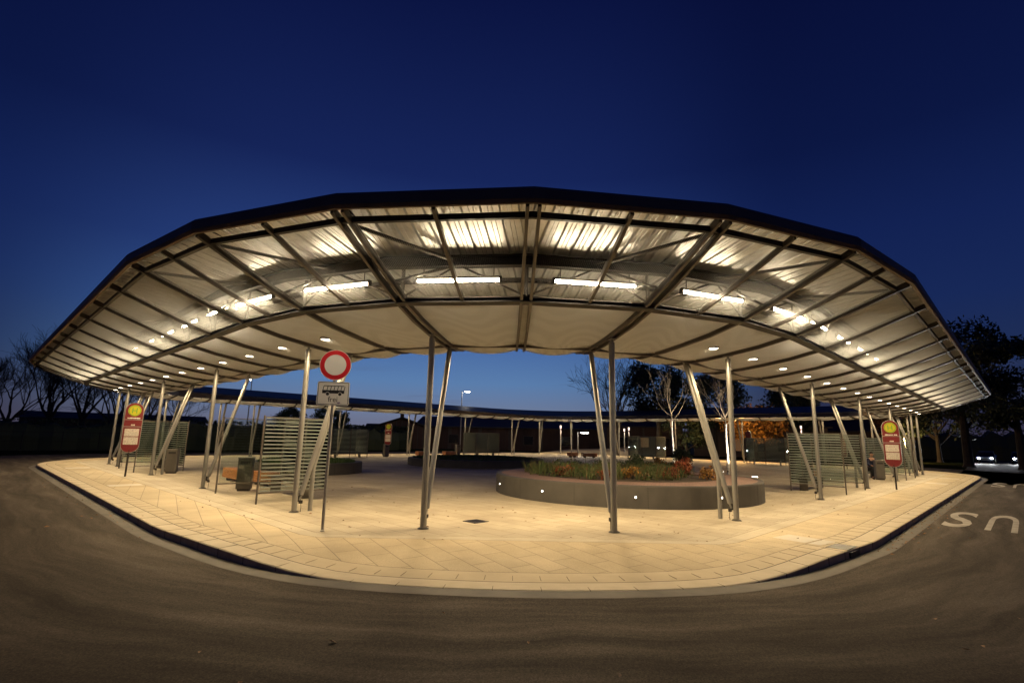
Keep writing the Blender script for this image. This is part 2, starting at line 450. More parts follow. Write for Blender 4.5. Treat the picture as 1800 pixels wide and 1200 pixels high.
# roof sheets: trapezoidal corrugation running from the lip to the outer edge
rs = MB(); R0, R1 = 5.2, 10.98
for i in range(NF):
    a, b = F[i], F[(i+1) % NF]
    A1 = fp(a, R1, 0); B1 = fp(b, R1, 0); A0 = fp(a, R0, 0); B0 = fp(b, R0, 0)
    mid1 = (A1+B1)/2; tg = (B1-A1).normalized(); nn = V((tg.y, -tg.x, 0))
    if nn.dot(a['n']) < 0: nn = -nn
    w1 = (B1-A1).length/2; w0 = (B0-A0).length/2; h1 = (mid1-a['o']).dot(nn)
    far = (i > 12 and i < NF-10)
    mid0 = (A0+B0)/2; depth = (mid1-mid0).dot(nn)
    pitch = .30; k = -w1; prof = []
    x = -w1
    npp = max(2, round(2*w1/pitch)); pp = 2*w1/npp
    for q in range(npp):
        x0 = -w1 + q*pp
        prof += [(x0, 0), (x0+pp*.10, 0), (x0+pp*.16, .045), (x0+pp*.26, .045), (x0+pp*.32, 0)]
        prof += [(x0+pp*.52, 0), (x0+pp*.545, .012), (x0+pp*.575, 0), (x0+pp*.76, 0), (x0+pp*.785, .012), (x0+pp*.815, 0)]
    prof.append((w1, 0))
    vs = []
    for x, z in prof:
        s = 0. if w1-w0 < 1e-4 else max(0., (abs(x)-w0)/(w1-w0))     # 0 at lip, 1 at outer edge
        s = max(0., s)
        p0 = mid1 + tg*x - nn*depth*(1-s); p1 = mid1 + tg*x
        z0 = 4.27 + (5.14-4.27)*s
        vs += [p0 + UZ*(z0+z), p1 + UZ*(5.14+z)]
    rs.add(vs, [(2*q, 2*q+1, 2*q+3, 2*q+2) for q in range(len(prof)-1)])
rs.build('roof_sheet', M['sheet'], canopy)
rc = MB()
rc.loop([[fp(f, 5.18, 4.325), fp(f, 10.97, 5.196), fp(f, 10.97, 5.215), fp(f, 5.16, 4.345)] for f in F])
M['skin'] = dirty('roofing_skin', (.030, .032, .040), (.042, .044, .052), 1.5, .55, 0, .04, .35)
rc.build('roof_cover', M['skin'], canopy)
def hoop(name, rz, m, smooth_=False, sub=None):
    """closed ring with a polygonal section [(r, z)...]"""
    mb = MB(); mb.loop([[fp(f, r, z) for r, z in rz] for f in F]); return mb.build(name, m, canopy)
def rect(r, z, w_, h_): return [(r-w_/2, z-h_/2), (r+w_/2, z-h_/2), (r+w_/2, z+h_/2), (r-w_/2, z+h_/2)]
hoop('fascia', [(10.985, 4.985), (11.05, 4.975), (11.085, 5.03), (11.085, 5.165), (11.04, 5.222), (10.985, 5.218)], M['fascia'])
hoop('edge_girder', rect(10.74, 4.93, .07, .09), M['steel_dark'])
hoop('middle_girder', [(8.66, 4.135), (8.84, 4.155), (8.84, 4.18), (8.77, 4.18), (8.77, 4.235), (8.84, 4.235), (8.84, 4.255), (8.66, 4.235), (8.66, 4.215), (8.73, 4.215), (8.73, 4.16), (8.66, 4.16)], M['steel_dark'])
hoop('inner_girder', rect(6.3, 3.80, .07, .07), M['rib'])
hoop('inner_cord', rect(6.45, 3.845, .03, .03), M['mesh'])
hoop('roof_purlin', [(9.20, 4.66), (9.36, 4.66), (9.36, 4.685), (9.295, 4.685), (9.295, 4.835), (9.36, 4.835), (9.36, 4.855), (9.20, 4.83), (9.20, 4.81), (9.265, 4.815), (9.265, 4.685), (9.20, 4.685)], M['steel_dark'])
hoop('inner_purlin', rect(6.6, 4.42, .10, .10), M['steel_dark'])
hoop('lip_rail', rect(5.2, 4.125, .05, .29), M['rib'])
# perforated cable tray above the lamps: two thin rails joined by short rungs
ct = MB()
for r in (8.52, 8.66): ct.loop([[fp(f, q, z) for q, z in rect(r, 4.62, .012, .05)] for f in F])
for i in range(NF):
    a, b = F[i], F[(i+1) % NF]
    for q in range(24):
        u = (q+.5)/24
        p0 = fp(a, 8.52, 4.605).lerp(fp(b, 8.52, 4.605), u); p1 = fp(a, 8.66, 4.605).lerp(fp(b, 8.66, 4.605), u)
        tg = (fp(b, 8.6, 0)-fp(a, 8.6, 0)).normalized()
        ct.box((p0+p1)/2, (p1-p0)/2, tg*.022, UZ*.004)
ct.build('cable_tray', M['steel_dark'], canopy)
# ribs: sweep a rectangle along the underside profile
def rib(f_o, f_n, f_t, width, hgt, r_hi=10.9, r_lo=5.2, off=0., m='rib', zs=None):
    mb = MB(); rings = []
    pts = [(r, z) for r, z in PROF if r_lo-.01 <= r <= r_hi+.01]
    if r_hi > 10.72: pts = [(10.98, 5.0)] + pts
    for r, z in pts:
        c = f_o + f_n*r + f_t*off
        rings.append([c - f_t*width/2 + UZ*(z-.055), c + f_t*width/2 + UZ*(z-.055), c + f_t*width/2 + UZ*(z-.055+hgt), c - f_t*width/2 + UZ*(z-.055+hgt)])
    mb.loop(rings, closed=False); return mb
for i, f in enumerate(F):
    if not f['arm'] and f['i'] in (2, 3, 4):
        for s in (-1, 1): rib(f['o'], f['n'], f['t'], .05, .13, off=s*.085).build('rib', M['rib'], canopy)
    else:
        rib(f['o'], f['n'], f['t'], .075, .12).build('rib', M['rib'], canopy)
# lighter ribs half way along the corner bays
for i in range(NF):
    a, b = F[i], F[(i+1) % NF]
    if seg_type(i) == 'arc':
        rings = []
        for r, z in [(10.98, 5.0)] + PROF[:4]:
            p = fp(a, r, z-.05).lerp(fp(b, r, z-.05), .5); tg = (fp(b, r, 0)-fp(a, r, 0)).normalized()
            rings.append([p - tg*.028, p + tg*.028, p + tg*.028 + UZ*.09, p - tg*.028 + UZ*.09])
        mb = MB(); mb.loop(rings, closed=False); mb.build('secondary_rib', M['rib'], canopy)
# truss members between ceiling ribs and roof
for i in range(NF):
    a, b = F[i], F[(i+1) % NF]
    if 13 < i < NF-11 and i % 2: pass
    st = MB(); st.tube([fp(a, 8.75, 4.24), fp(a, 8.75, roof_z(8.75))], .036, 8); st.build('truss_post', M['rib'], canopy)
    st = MB(); st.tube([fp(a, 6.3, 3.85), fp(a, 6.6, roof_z(6.6)-.02)], .025, 6); st.build('inner_hanger', M['rib'], canopy)
    pm_ = fp(a, 9.28, 4.70).lerp(fp(b, 9.28, 4.70), .5)
    sd = MB(); sd.tube([fp(a, 8.78, 4.26), pm_, fp(b, 8.78, 4.26)], .02, 6); sd.build('diagonal_brace', M['rib'], canopy)
    if seg_type(i) == 'arc':
        e = a if a['th'] < 0 else b
        sd = MB(); sd.tube([fp(e, 10.6, 4.93), pm_ + UZ*.05], .032, 8); sd.build('edge_brace', M['rib'], canopy)
        sd = MB(); sd.tube([fp(e, 9.28, 4.40), pm_], .026, 6); sd.build('purlin_brace', M['rib'], canopy)
    elif i % 2 == 0:
        sd = MB(); sd.tube([fp(a, 9.9, 4.62), pm_], .026, 6); sd.build('purlin_brace', M['rib'], canopy)

# ceiling mesh: fine wires; radial wires everywhere, hoop wires as well over the inner zone
cm = MB(); fm = MB()
PITCH_R, H_R = .034, .0066
def zc(r): return prof_z(r) + .012
for i in range(NF):
    a, b = F[i], F[(i+1) % NF]
    half = 1 if seg_type(i) == 'arc' else 1
    wout = (fp(b, 10.72, 0)-fp(a, 10.72, 0)).length
    farseg = 16 < i < NF-14
    nb = int(wout/(PITCH_R*(3 if farseg else 1)))
    hh = (.0042 if seg_type(i) == 'arc' and i < 6 else .0060)*(3 if farseg else 1)
    for q in range(nb):
        u = (q+.5)/nb
        pts = [fp(a, r, zc(r)).lerp(fp(b, r, zc(r)), u) for r, z in PROF[:4]]
        vs = [p - UZ*hh/2 for p in pts] + [p + UZ*hh/2 for p in pts]; m_ = len(pts)
        cm.add(vs, [(k, k+1, m_+k+1, m_+k) for k in range(m_-1)])
    # woven membrane of alternating pale and darker threads; a thin wire grid hangs just below it
    ND = 4 if farseg else 12
    def row_at(r, z0, wave):
        sg = .075*smooth(8.5, 6.8, r) + .05*smooth(6.3, 5.5, r); p0 = fp(a, r, zc(r)+z0); p1 = fp(b, r, zc(r)+z0)
        return [p0.lerp(p1, k/ND) - UZ*(sg*4*(k/ND)*(1-k/ND) + wave*math.sin(k/ND*math.pi)*(1.1*math.sin(k/ND*7.5+i*1.7+r*.9)+math.sin(k/ND*3.1+r*2.2))) for k in range(ND+1)]
    rr = 8.62; st_ = .0150*(12 if farseg else 1); q = 0
    prev = row_at(rr, .022, .010)
    while rr > 5.27:
        rr = max(5.25, rr-st_); nxt = row_at(rr, .022, .010)
        fm.add(prev+nxt, [(k, k+1, ND+1+k+1, ND+1+k) for k in range(ND)], q % 2); q += 1; prev = nxt
    if not farseg:
        r = 8.61
        while r > 5.3:
            row = row_at(r, .004, .0); hc = .0024
            vs = [p - UZ*hc/2 for p in row] + [p + UZ*hc/2 for p in row]
            cm.add(vs, [(k, k+1, ND+1+k+1, ND+1+k) for k in range(ND)], 1)
            r -= .0310
fm.build('ceiling_membrane', [M['weave_light'], M['weave_dark']], canopy)
cm.build('ceiling_mesh', [M['mesh'], M['hoops']], canopy)

# V supports: vertical post with a slanted brace towards the inside of the ring
npost = 0
for i, f in enumerate(F):
    q3 = (10-f['i'] if f['k'] == 3 else f['i']) if f['arm'] else -1
    use = (not f['arm'] and f['i'] in (0, 2, 4, 6)) or (f['arm'] and q3 % 3 == 0)
    if not use: continue
    npost += 1
    mb = MB(); base = fp(f, 7.26, 0)
    if not f['arm'] and f['i'] in (2, 4): pass
    mb.tube([base, base + UZ*3.80], .062, 18); mb.tube([base + UZ*3.80, base + UZ*3.90], .03, 8)
    mb.box(base + UZ*3.865, f['n']*.11, f['t']*.05, UZ*.006)
    post = mb.build('support_post', M['steel'], canopy, smooth=False)
    bp_ = MB(); bp_.lathe([(.068, .03), (.085, .026), (.11, .010), (.115, .003)], base, 20); bp_.build('base_shade_ring', M['steel_dark'], post)  # dark ring added for the shading round the post foot, not a fitting
    br = MB(); p0 = fp(f, 7.13, .36); p1 = fp(f, 6.22, 3.74); d = (p1-p0).normalized()
    br.tube([p0 - d*.10, p0, p0 + d*.02, p1 - d*.06, p1], [.025, .03, .056, .056, .03], 14); br.tube([p1, p1 + UZ*.05], .02, 6)
    br.build('slanted_brace', M['steel'], post)
    hw = MB(); hw.box(fp(f, 7.17, .30), f['n']*.05, f['t']*.012, UZ*.07); hw.box(fp(f, 7.12, .22), f['n']*.035, f['t']*.03, UZ*.035)
    hw.tube([fp(f, 7.11, .19), fp(f, 7.10, .10), fp(f, 7.105, .0)], .006, 5)
    hw.build('foot_bracket', M['steel_dark'], post)
    if (not f['arm'] and f['i'] in (0, 6)) or (f['arm'] and q3 % 6 == 0):
        pp_ = MB(); s = 1 if f['i'] in (0,) else -1
        q = f['t']*.02
        pp_.tube([fp(f, 6.88, 0), fp(f, 6.88, .98), fp(f, 6.84, 1.15), fp(f, 6.18, 3.6), fp(f, 6.1, 3.9)], .05, 10)
        pp_.build('rain_pipe', M['steel'], post)

# ------------------------------------------------------------------ lamps under the canopy
ORD = ['first', 'second', 'third', 'fourth', 'fifth', 'sixth', 'seventh', 'eighth', 'ninth', 'tenth', 'eleventh', 'twelfth', 'thirteenth', 'fourteenth', 'fifteenth', 'sixteenth', 'seventeenth', 'eighteenth']
i_front = 3      # frame index of the middle beam
def lamp_at(i, label, group):
    a, b = F[i], F[(i+1) % NF]
    r, z = (9.20, 4.445) if i < 6 else (9.03, 4.60)
    p = (fp(a, r, z)+fp(b, r, z))/2; tg = (fp(b, r, 0)-fp(a, r, 0)).normalized(); nn = V((tg.y, -tg.x, 0))
    L = .72
    o = empty('tube_lamp', p, label, 'lamp', group)
    m1 = MB(); m1.tube([p - tg*L, p + tg*L], .027, 8); m1.build('light_tube', M['tube'] if i < 6 else M['tube_side'], o)
    m2 = MB(); m2.box(p + UZ*.050, tg*(L+.04), nn*.030, UZ*.014)
    for s in (-1, 1):
        m2.box(p + tg*s*(L+.022), tg*.02, nn*.034, UZ*.040)
        m2.tube([p + tg*s*(L-.1) + UZ*.08, p + tg*s*(L-.1) + UZ*(.215 if i < 6 else .16)], .008, 5)
    m2.build('housing', M['steel_dark'], o)
lefts = [(i_front-1-j) % NF for j in range(14)]; rights = [(i_front+j) % NF for j in range(17)]
for j, i in enumerate(lefts): lamp_at(i, '%s lit tube lamp left of the canopy\'s middle front beam' % ORD[j], 'tube lamps under the canopy')
for j, i in enumerate(rights): lamp_at(i, '%s lit tube lamp right of the canopy\'s middle front beam' % ORD[j], 'tube lamps under the canopy')
for i in range(NF):
    if i not in lefts and i not in rights:
        lamp_at(i, 'warm tube lamp hidden above the mesh on the far side of the ring', 'far tube lamps')
def spot_at(i, label, lift=-.02, group='round spot lamps in the mesh ceiling', r=7.45, u=.5):
    a, b = F[i], F[(i+1) % NF]
    z = prof_z(r) + lift
    p = fp(a, r, z).lerp(fp(b, r, z), u); tg = (fp(b, r, 0)-fp(a, r, 0)).normalized(); nn = V((tg.y, -tg.x, 0))
    o = empty('spot_lamp', p, label, 'lamp', group)
    m1 = MB(); m1.lathe([(.0, -.012), (.085, -.010), (.10, .0)] if r > 6 else [(.0, .0), (.05, .001), (.06, .004)], p, 16); m1.build('lens', M['spot'] if r > 6 else M['lip_fill'], o)
    m2 = MB(); m2.lathe([(.10, -.002), (.115, -.012), (.125, .0), (.12, .05), (.0, .055)], p, 16); m2.build('rim', M['steel'], o)
    ld = bpy.data.lights.new('spot_beam', 'SPOT'); ld.energy = (390 if i in done else 300) if r > 6 else 330; ld.color = WARM; ld.spot_size = R_(166); ld.spot_blend = .40; ld.shadow_soft_size = .10 if r > 6 else .16
    lo = bpy.data.objects.new('spot_beam', ld); COL.objects.link(lo); lo.location = p - UZ*(.03 if r > 6 else .20); adopt(lo, o)
done = set()
for j in range(9):
    i = (i_front-3-j) % NF; done.add(i); spot_at(i, '%s small spot lamp counted from the front in the left ceiling arm' % ORD[j])
for j in range(11):
    i = i_front+2+j; done.add(i); spot_at(i, '%s small spot lamp counted from the front in the right ceiling arm' % ORD[j])
for i in range(NF):
    if i in done: continue
    if i < 6: spot_at(i, 'added unseen spot lamp behind the inner lip, lighting the front paving', -.045, 'added inner lip fill lamps', 5.45)  # added lamps, hidden behind the lip, to brighten the floor of the front bays
    else: spot_at(i, 'spot lamp in the mesh ceiling on the far side of the ring', -.02, 'far spot lamps')
# ==PART2==
# ------------------------------------------------------------------ more materials
M['glass'] = bpy.data.materials.new('shelter_glass'); M['glass'].use_nodes = True
def glass_nodes(m, stripes):
    t = m.node_tree; t.nodes.clear(); q = NT.__new__(NT); q.t = t; q.m = m
    out = t.nodes.new('ShaderNodeOutputMaterial')
    tr = t.nodes.new('ShaderNodeBsdfTransparent'); tr.inputs[0].default_value = (.86, .90, .875, 1)
    gl = t.nodes.new('ShaderNodeBsdfGlossy'); gl.inputs['Roughness'].default_value = .02
    fr = t.nodes.new('ShaderNodeFresnel'); fr.inputs[0].default_value = 1.5
    mx = t.nodes.new('ShaderNodeMixShader'); t.links.new(fr.outputs[0], mx.inputs[0]); t.links.new(tr.outputs[0], mx.inputs[1]); t.links.new(gl.outputs[0], mx.inputs[2])
    res = mx.outputs[0]
    if stripes:
        sp = t.nodes.new('ShaderNodeSeparateXYZ'); g = t.nodes.new('ShaderNodeTexCoord'); t.links.new(g.outputs['Object'], sp.inputs[0])
        f = q.math('FRACT', q.math('MULTIPLY', sp.outputs['Z'], 1/.098))
        on = q.math('LESS_THAN', f, .31)
        df = t.nodes.new('ShaderNodeBsdfDiffuse'); df.inputs[0].default_value = (.37, .40, .37, 1)
        tl = t.nodes.new('ShaderNodeBsdfTranslucent'); tl.inputs[0].default_value = (.37, .41, .38, 1)
        m2 = t.nodes.new('ShaderNodeMixShader'); m2.inputs[0].default_value = .45
        t.links.new(df.outputs[0], m2.inputs[1]); t.links.new(tl.outputs[0], m2.inputs[2])
        m3 = t.nodes.new('ShaderNodeMixShader'); t.links.new(q.math('MULTIPLY', on, .80), m3.inputs[0]); t.links.new(res, m3.inputs[1]); t.links.new(m2.outputs[0], m3.inputs[2])
        res = m3.outputs[0]
    t.links.new(res, out.inputs[0])
glass_nodes(M['glass'], False)
M['glass_striped'] = bpy.data.materials.new('striped_glass'); M['glass_striped'].use_nodes = True; glass_nodes(M['glass_striped'], True)
M['frame'] = dirty('shelter_frame', (.10, .085, .07), (.14, .12, .10), 5, .45, .3, .05)
M['wood'] = mat('bench_wood', (.42, .16, .05), .5); t = NT(M['wood']); co = t.coord()
mp = t.n('ShaderNodeMapping'); t.l(co, mp.inputs[0]); mp.inputs['Scale'].default_value = (3, 3, 40)
t.l(t.ramp(t.noise(mp.outputs[0], 1.5, 4), [(.3, (.36, .125, .035)), (.7, (.58, .25, .085))]), t.b.inputs['Base Color'])
M['bin'] = dirty('bin_metal', (.13, .12, .105), (.17, .155, .135), 3, .45, .4, .05)
M['bin_dark'] = mat('bin_inner', (.04, .036, .032), .6)
M['red'] = dirty('sign_red', (.125, .004, .007), (.155, .006, .009), 4, .35, 0, .0)
M['signring'] = mat('sign_ring_red', (.60, .018, .022), .35)
M['yellow'] = mat('sign_yellow', (.42, .37, .006), .35)
M['green'] = mat('sign_green', (.10, .28, .03), .35)
M['white'] = dirty('sign_white', (.80, .77, .70), (.86, .83, .76), 4, .4, 0, 0)
M['paper'] = mat('timetable_paper', (.55, .49, .43), .7); t = NT(M['paper']); co = t.coord()
mp = t.n('ShaderNodeMapping'); t.l(co, mp.inputs[0]); mp.inputs['Scale'].default_value = (26, 26, 45)
t.l(t.ramp(t.noise(mp.outputs[0], 1, 2), [(.42, (.36, .32, .28)), (.52, (.55, .49, .43))]), t.b.inputs['Base Color'])
M['black'] = mat('sign_black', (.012, .011, .010), .5)
M['pole'] = dirty('galvanised_pole', (.30, .29, .27), (.42, .40, .37), 6, .4, .6, .05)
M['sticker'] = mat('sticker', (.30, .24, .34), .5)
M['wallgrey'] = dirty('planter_concrete', (.055, .050, .044), (.080, .073, .064), 1.6, .7, 0, .12)
M['coping'] = slab_mat('coping_brick', (.20, .12, .095), (.27, .17, .135), .20, .10, .3, (.14, .10, .08), .008)
M['soil'] = dirty('planting_soil', (.035, .024, .016), (.06, .045, .03), 4, .95, 0, .5)
def leaf_mat(name, cols, rough=.7, trans=.25):
    m = mat(name, cols[0], rough); t = NT(m)
    oi = t.n('ShaderNodeNewGeometry'); f = oi.outputs['Random Per Island']
    t.l(t.ramp(f, [(i/(len(cols)-1), c) for i, c in enumerate(cols)]), t.b.inputs['Base Color'])
    return m
M['leaf'] = leaf_mat('evergreen_leaf', [(.018, .030, .012), (.035, .055, .020), (.055, .065, .025)])
M['leaf_autumn'] = leaf_mat('autumn_leaf', [(.10, .045, .010), (.26, .11, .018), (.36, .17, .025), (.20, .12, .02)])
M['leaf_red'] = leaf_mat('red_shrub_leaf', [(.13, .024, .010), (.24, .048, .014), (.19, .07, .016)])
M['leaf_bed'] = leaf_mat('bed_leaf', [(.03, .060, .014), (.065, .10, .022), (.10, .105, .034), (.13, .062, .026), (.045, .085, .02), (.08, .092, .04)])
M['leaf_brown'] = leaf_mat('dead_leaf', [(.16, .07, .02), (.25, .12, .035), (.10, .05, .02)])
M['lawn'] = leaf_mat('bed_grass', [(.03, .07, .012), (.05, .10, .02), (.07, .11, .03)])
M['bark'] = dirty('dark_bark', (.022, .017, .014), (.045, .036, .028), 3, .9, 0, .4)
M['twig'] = dirty('pale_twig', (.20, .155, .10), (.28, .22, .15), 5, .8)
M['lime'] = mat('limewashed_bark', (.7, .66, .58), .8); t = NT(M['lime']); co = t.coord()
mp = t.n('ShaderNodeMapping'); t.l(co, mp.inputs[0]); mp.inputs['Scale'].default_value = (2, 2, 9)
t.l(t.ramp(t.noise(mp.outputs[0], 1.3, 4), [(.34, (.16, .12, .09)), (.42, (.66, .62, .54)), (.7, (.78, .74, .66))]), t.b.inputs['Base Color'])
M['roof_dark'] = dirty('dark_roof', (.02, .018, .018), (.035, .03, .03), 1, .7)
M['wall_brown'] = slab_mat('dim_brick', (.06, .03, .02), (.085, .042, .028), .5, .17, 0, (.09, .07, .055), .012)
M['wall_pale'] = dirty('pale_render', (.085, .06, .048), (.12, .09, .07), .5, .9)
M['window_dark'] = mat('dark_window', (.01, .01, .012), .1)
M['white_lamp'] = emit('street_light_lens', (1., .95, .86), 30.)
M['pink_lamp'] = emit('lantern_glass', (1., .72, .58), 2.6)
M['warm_lamp'] = emit('sodium_lens', (1., .58, .20), 45.)
M['head'] = emit('headlight_lens', (.92, .96, 1.), 600.)
M['wall_led'] = emit('wall_light_lens', (1., .93, .84), 14.)
M['glow_win'] = emit('lit_window', (1., .50, .22), .11)
M['carpaint'] = mat('dark_car_paint', (.03, .035, .045), .25, .4)
M['rubber'] = mat('tyre_rubber', (.015, .015, .015), .8)

# ------------------------------------------------------------------ shelters
def shelter(o, along, inward, L, D, label, seat=True, parent_group='glass wind shelters', stripes=(True, True, True)):
    """U of glass: o = kerb side corner of the first end wall, along = unit along kerb, inward = unit away from kerb"""
    root = empty('glass_shelter', o, label, 'shelter', parent_group)
    H0, H1 = .30, 2.18
    A, B, C_, D_ = o, o + inward*D, o + inward*D + along*L, o + along*L
    def pane(p, q, striped, top=H1):
        d = (q-p); u = d.normalized(); nrm = V((-u.y, u.x, 0)); w_ = d.length/2 - .05
        m = MB(); m.box((p+q)/2 + UZ*(H0+top)/2, u*w_, nrm*.005, UZ*(top-H0)/2)
        m.build('glass_pane', M['glass_striped' if striped else 'glass'], root)
        m = MB(); m.box((p+q)/2 + UZ*(H0-.03), u*(w_+.02), nrm*.018, UZ*.016); m.build('bottom_rail', M['frame'], root)
        m = MB(); m.box((p+q)/2 + UZ*(top+.012), u*(w_+.02), nrm*.012, UZ*.010); m.build('top_rail', M['frame'], root)
    pane(A, B, stripes[0]); 
    n_ = max(2, round(L/1.6))
    for k in range(n_): pane(B.lerp(C_, k/n_), B.lerp(C_, (k+1)/n_), stripes[1])
    pane(D_, C_, stripes[2])
    for p in [A, D_] + [B.lerp(C_, k/n_) for k in range(n_+1)]:
        m = MB(); m.tube([p, p + UZ*(H1+.05)], .026, 8); m.build('post', M['frame'], root)
    if seat:
        c = B.lerp(C_, .5) - inward*.32
        m = MB()
        for k in range(5): m.box(c + UZ*.46 - inward*(.16-.08*k), along*(L/2-.25), inward*.030, UZ*.016)
        m.build('seat', M['frame'], root)
        for s in (-1, 1):
            m = MB(); m.box(c + along*s*(L/2-.5) + UZ*.222, along*.02, inward*.15, UZ*.222); m.build('seat_leg', M['frame'], root)
    return root
sh = lambda l, r, al, inn, lab, **k: shelter(P(l, r), al, inn, 3.1, 1.85, lab, **k)
sh(1.9, -7.4, UL, UR, 'striped glass shelter nearest the camera, behind the round no entry sign', stripes=(True, True, False))
sh(15.3, -7.5, UL, UR, 'striped glass shelter behind the bus stop sign on the left', stripes=(False, True, True))
sh(-7.4, 9.8, UR, UL, 'striped glass shelter beside the right end of the big round planter')
sh(-7.5, 22.3, UR, UL, 'striped glass shelter with a person sitting inside on the right')
sh(27.9, 7.0, UR, -UL, 'far glass shelter behind the lawn bed and the round no entry sign pole')
sh(27.6, 21.6, UR, -UL, 'small bright far glass shelter seen between the front posts')
sh(13.6, 36.0, UL, -UR, 'far glass shelter behind the planting of the big planter')
sh(2.0, 36.0, UL, -UR, 'far glass shelter below the orange lit tree')

# ------------------------------------------------------------------ bins, benches
def litter_bin(l, r, face, label):
    o = P(l, r); fx = face.normalized(); sd = V((-fx.y, fx.x, 0))
    root = empty('litter_bin', o, label, 'litter bin', 'grey litter bins on the platform')
    m = MB(); m.bevbox(o + UZ*.52, sd*.21, fx*.15, UZ*.46, .012); m.build('body', M['bin'], root)
    m = MB(); m.box(o - fx*.19 + UZ*.50, sd*.18, fx*.04, UZ*.42); m.build('back_box', M['bin_dark'], root)
    m = MB(); m.box(o + UZ*.03, sd*.17, fx*.11, UZ*.03); m.build('plinth', M['bin_dark'], root)
    m = MB(); m.bevbox(o + UZ*1.0, sd*.22, fx*.16, UZ*.02, .008); m.build('lid', M['bin'], root)
    m = MB(); m.box(o + fx*.152 + UZ*.86, sd*.14, fx*.004, UZ*.045); m.build('opening', M['bin_dark'], root)
litter_bin(5.35, -6.5, -UR*.6-UL, 'grey litter bin in front of the orange wooden bench on the left')
litter_bin(14.1, -6.4, -UR*.6-UL, 'grey litter bin beside the left bus stop shelter')
litter_bin(-6.5, 21.4, -UL*.6-UR, 'grey litter bin next to the sitting person on the right')
litter_bin(26.6, 12.2, -UL, 'dark far litter bin near the far left bus stop sign')
litter_bin(27.0, 20.4, -UL, 'dark far litter bin left of the small bright far shelter')
def bench(c, along, L, label, n=2):
    perp = V((-along.y, along.x, 0))
    root = empty('wooden_bench', c, label, 'bench', 'orange wooden block benches')
    m = MB()
    for k in range(5): m.box(c + UZ*.435 + perp*(-.2+.1*k), along*L/2, perp*.044, UZ*.022)
    m.build('seat', M['wood'], root)
    for s in (-1, 1):
        m = MB()
        for k in range(4): m.box(c + perp*s*.235 + UZ*(.145+.083*k), along*L/2, perp*.018, UZ*.037)
        m.build('side_panel', M['wood'], root)
        m = MB()
        for k in range(4): m.box(c + along*s*(L/2-.02) + UZ*(.145+.083*k), along*.018, perp*.215, UZ*.037)
        m.build('end_panel', M['wood'], root)
        m = MB(); m.box(c + along*s*(L/2-.25) + UZ*.055, along*.06, perp*.16, UZ*.055); m.build('foot', M['bin_dark'], root)
bench(P(8.9, -5.5), UL, 1.7, 'orange wooden block bench behind the grey bin on the left')
bench(P(6.7, -5.3), UL, 1.6, 'orange wooden block bench seen through the nearest striped shelter')
bench(P(-4.4, 16.6), UR, 1.2, 'dark red wooden block bench left of the right hand shelter')
bench(P(26.2, 15.7), UR, 1.2, 'far wooden block bench behind the left front post')
bench(P(25.6, 18.2), UR, 1.2, 'far wooden block bench just right of the left slanted brace')
bench(P(20.8, 30.3), UR, 1.2, 'far small square wooden block bench below the middle far post')
bench(P(19.2, 30.9), UL, 1.6, 'far long wooden block bench right of the small square one')

# ------------------------------------------------------------------ planters
def wall_light(p, nrm, label):
    o = empty('wall_light', p, label, 'light', 'small round lights in the planter walls')
    t_ = V((-nrm.y, nrm.x, 0))
    m = MB(); k = 14
    m.prism([(.023*math.cos(2*math.pi*i/k), .023*math.sin(2*math.pi*i/k)) for i in range(k)], p + nrm*.004, t_, UZ, nrm, .004); m.build('lens', M['wall_led'], o)
    m = MB(); m.loop([[p + nrm*d + t_*(rr*math.cos(2*math.pi*i/k)) + UZ*(rr*math.sin(2*math.pi*i/k)) for rr, d in ((.033, .0), (.033, .006), (.045, .006), (.045, .0))] for i in range(k)]); m.build('rim', M['steel'], o)
def planter(c, r, h, label, cope, bed, cmat='coping'):
    root = empty('round_planter', c, label, 'planter')
    m = MB(); m.lathe([(r-.18, .0), (r, 0), (r, h-.03), (r-.012, h-.02), (r-.012, h), (r-.18, h)], c, 96); w_ = m.build('wall', M['wallgrey'], root, loc=c)
    for k in range(14):
        m = MB(); a = 2*math.pi*(k+.35)/14; nn = V((math.cos(a), math.sin(a), 0)); m.box(c + nn*(r+.0005) + UZ*(h/2-.02), nn*.0015, V((-nn.y, nn.x, 0))*.004, UZ*(h/2-.025)); m.build('wall_seam', M['black'], root)
    m = MB(); m.lathe([(r-.18, h-.004), (cope, h-.004), (cope, h-.06)], c, 96); m.build('coping', M[cmat], root, loc=c)
    m = MB(); m.lathe([(cope, h-.05), (cope*.6, h+.03), (.01, h+.06)], c, 64); m.build('soil', M['soil'], root, loc=c)
PC = V((4.0, 18.85, 0)); PRD, PH = 4.45, .60
planter(PC, PRD, PH, 'big round grey planter with reddish coping in the middle of the platform', 3.1, 3.1)
for ang, lab in ((195, 'wall light at the left end of the big planter'), (227, 'second wall light from the left on the big planter'), (262, 'wall light on the big planter left of the right front post'), (294, 'wall light on the big planter by the right slanted brace'), (345, 'wall light at the right end of the big planter')):
    nn = V((math.cos(R_(ang)), math.sin(R_(ang)), 0)); wall_light(PC + nn*PRD + UZ*.30, nn, lab)
PL = V((-9.6, 25.6, 0))
planter(PL, 2.5, .50, 'round planter with lawn on the left behind the nearest shelter', 2.2, 2.2, 'wallgrey')
for ang, lab in ((190, 'wall light at the left side of the lawn planter'), (240, 'wall light on the lawn planter seen past the bin')):
    nn = V((math.cos(R_(ang)), math.sin(R_(ang)), 0)); wall_light(PL + nn*2.5 + UZ*.30, nn, lab)
PM = V((-2.2, 35.2, 0))
planter(PM, 4.4, .45, 'dark round planter in the centre of the platform behind the front posts', 4.1, 4.1, 'wallgrey')
PR = V((8.5, 30.4, 0))
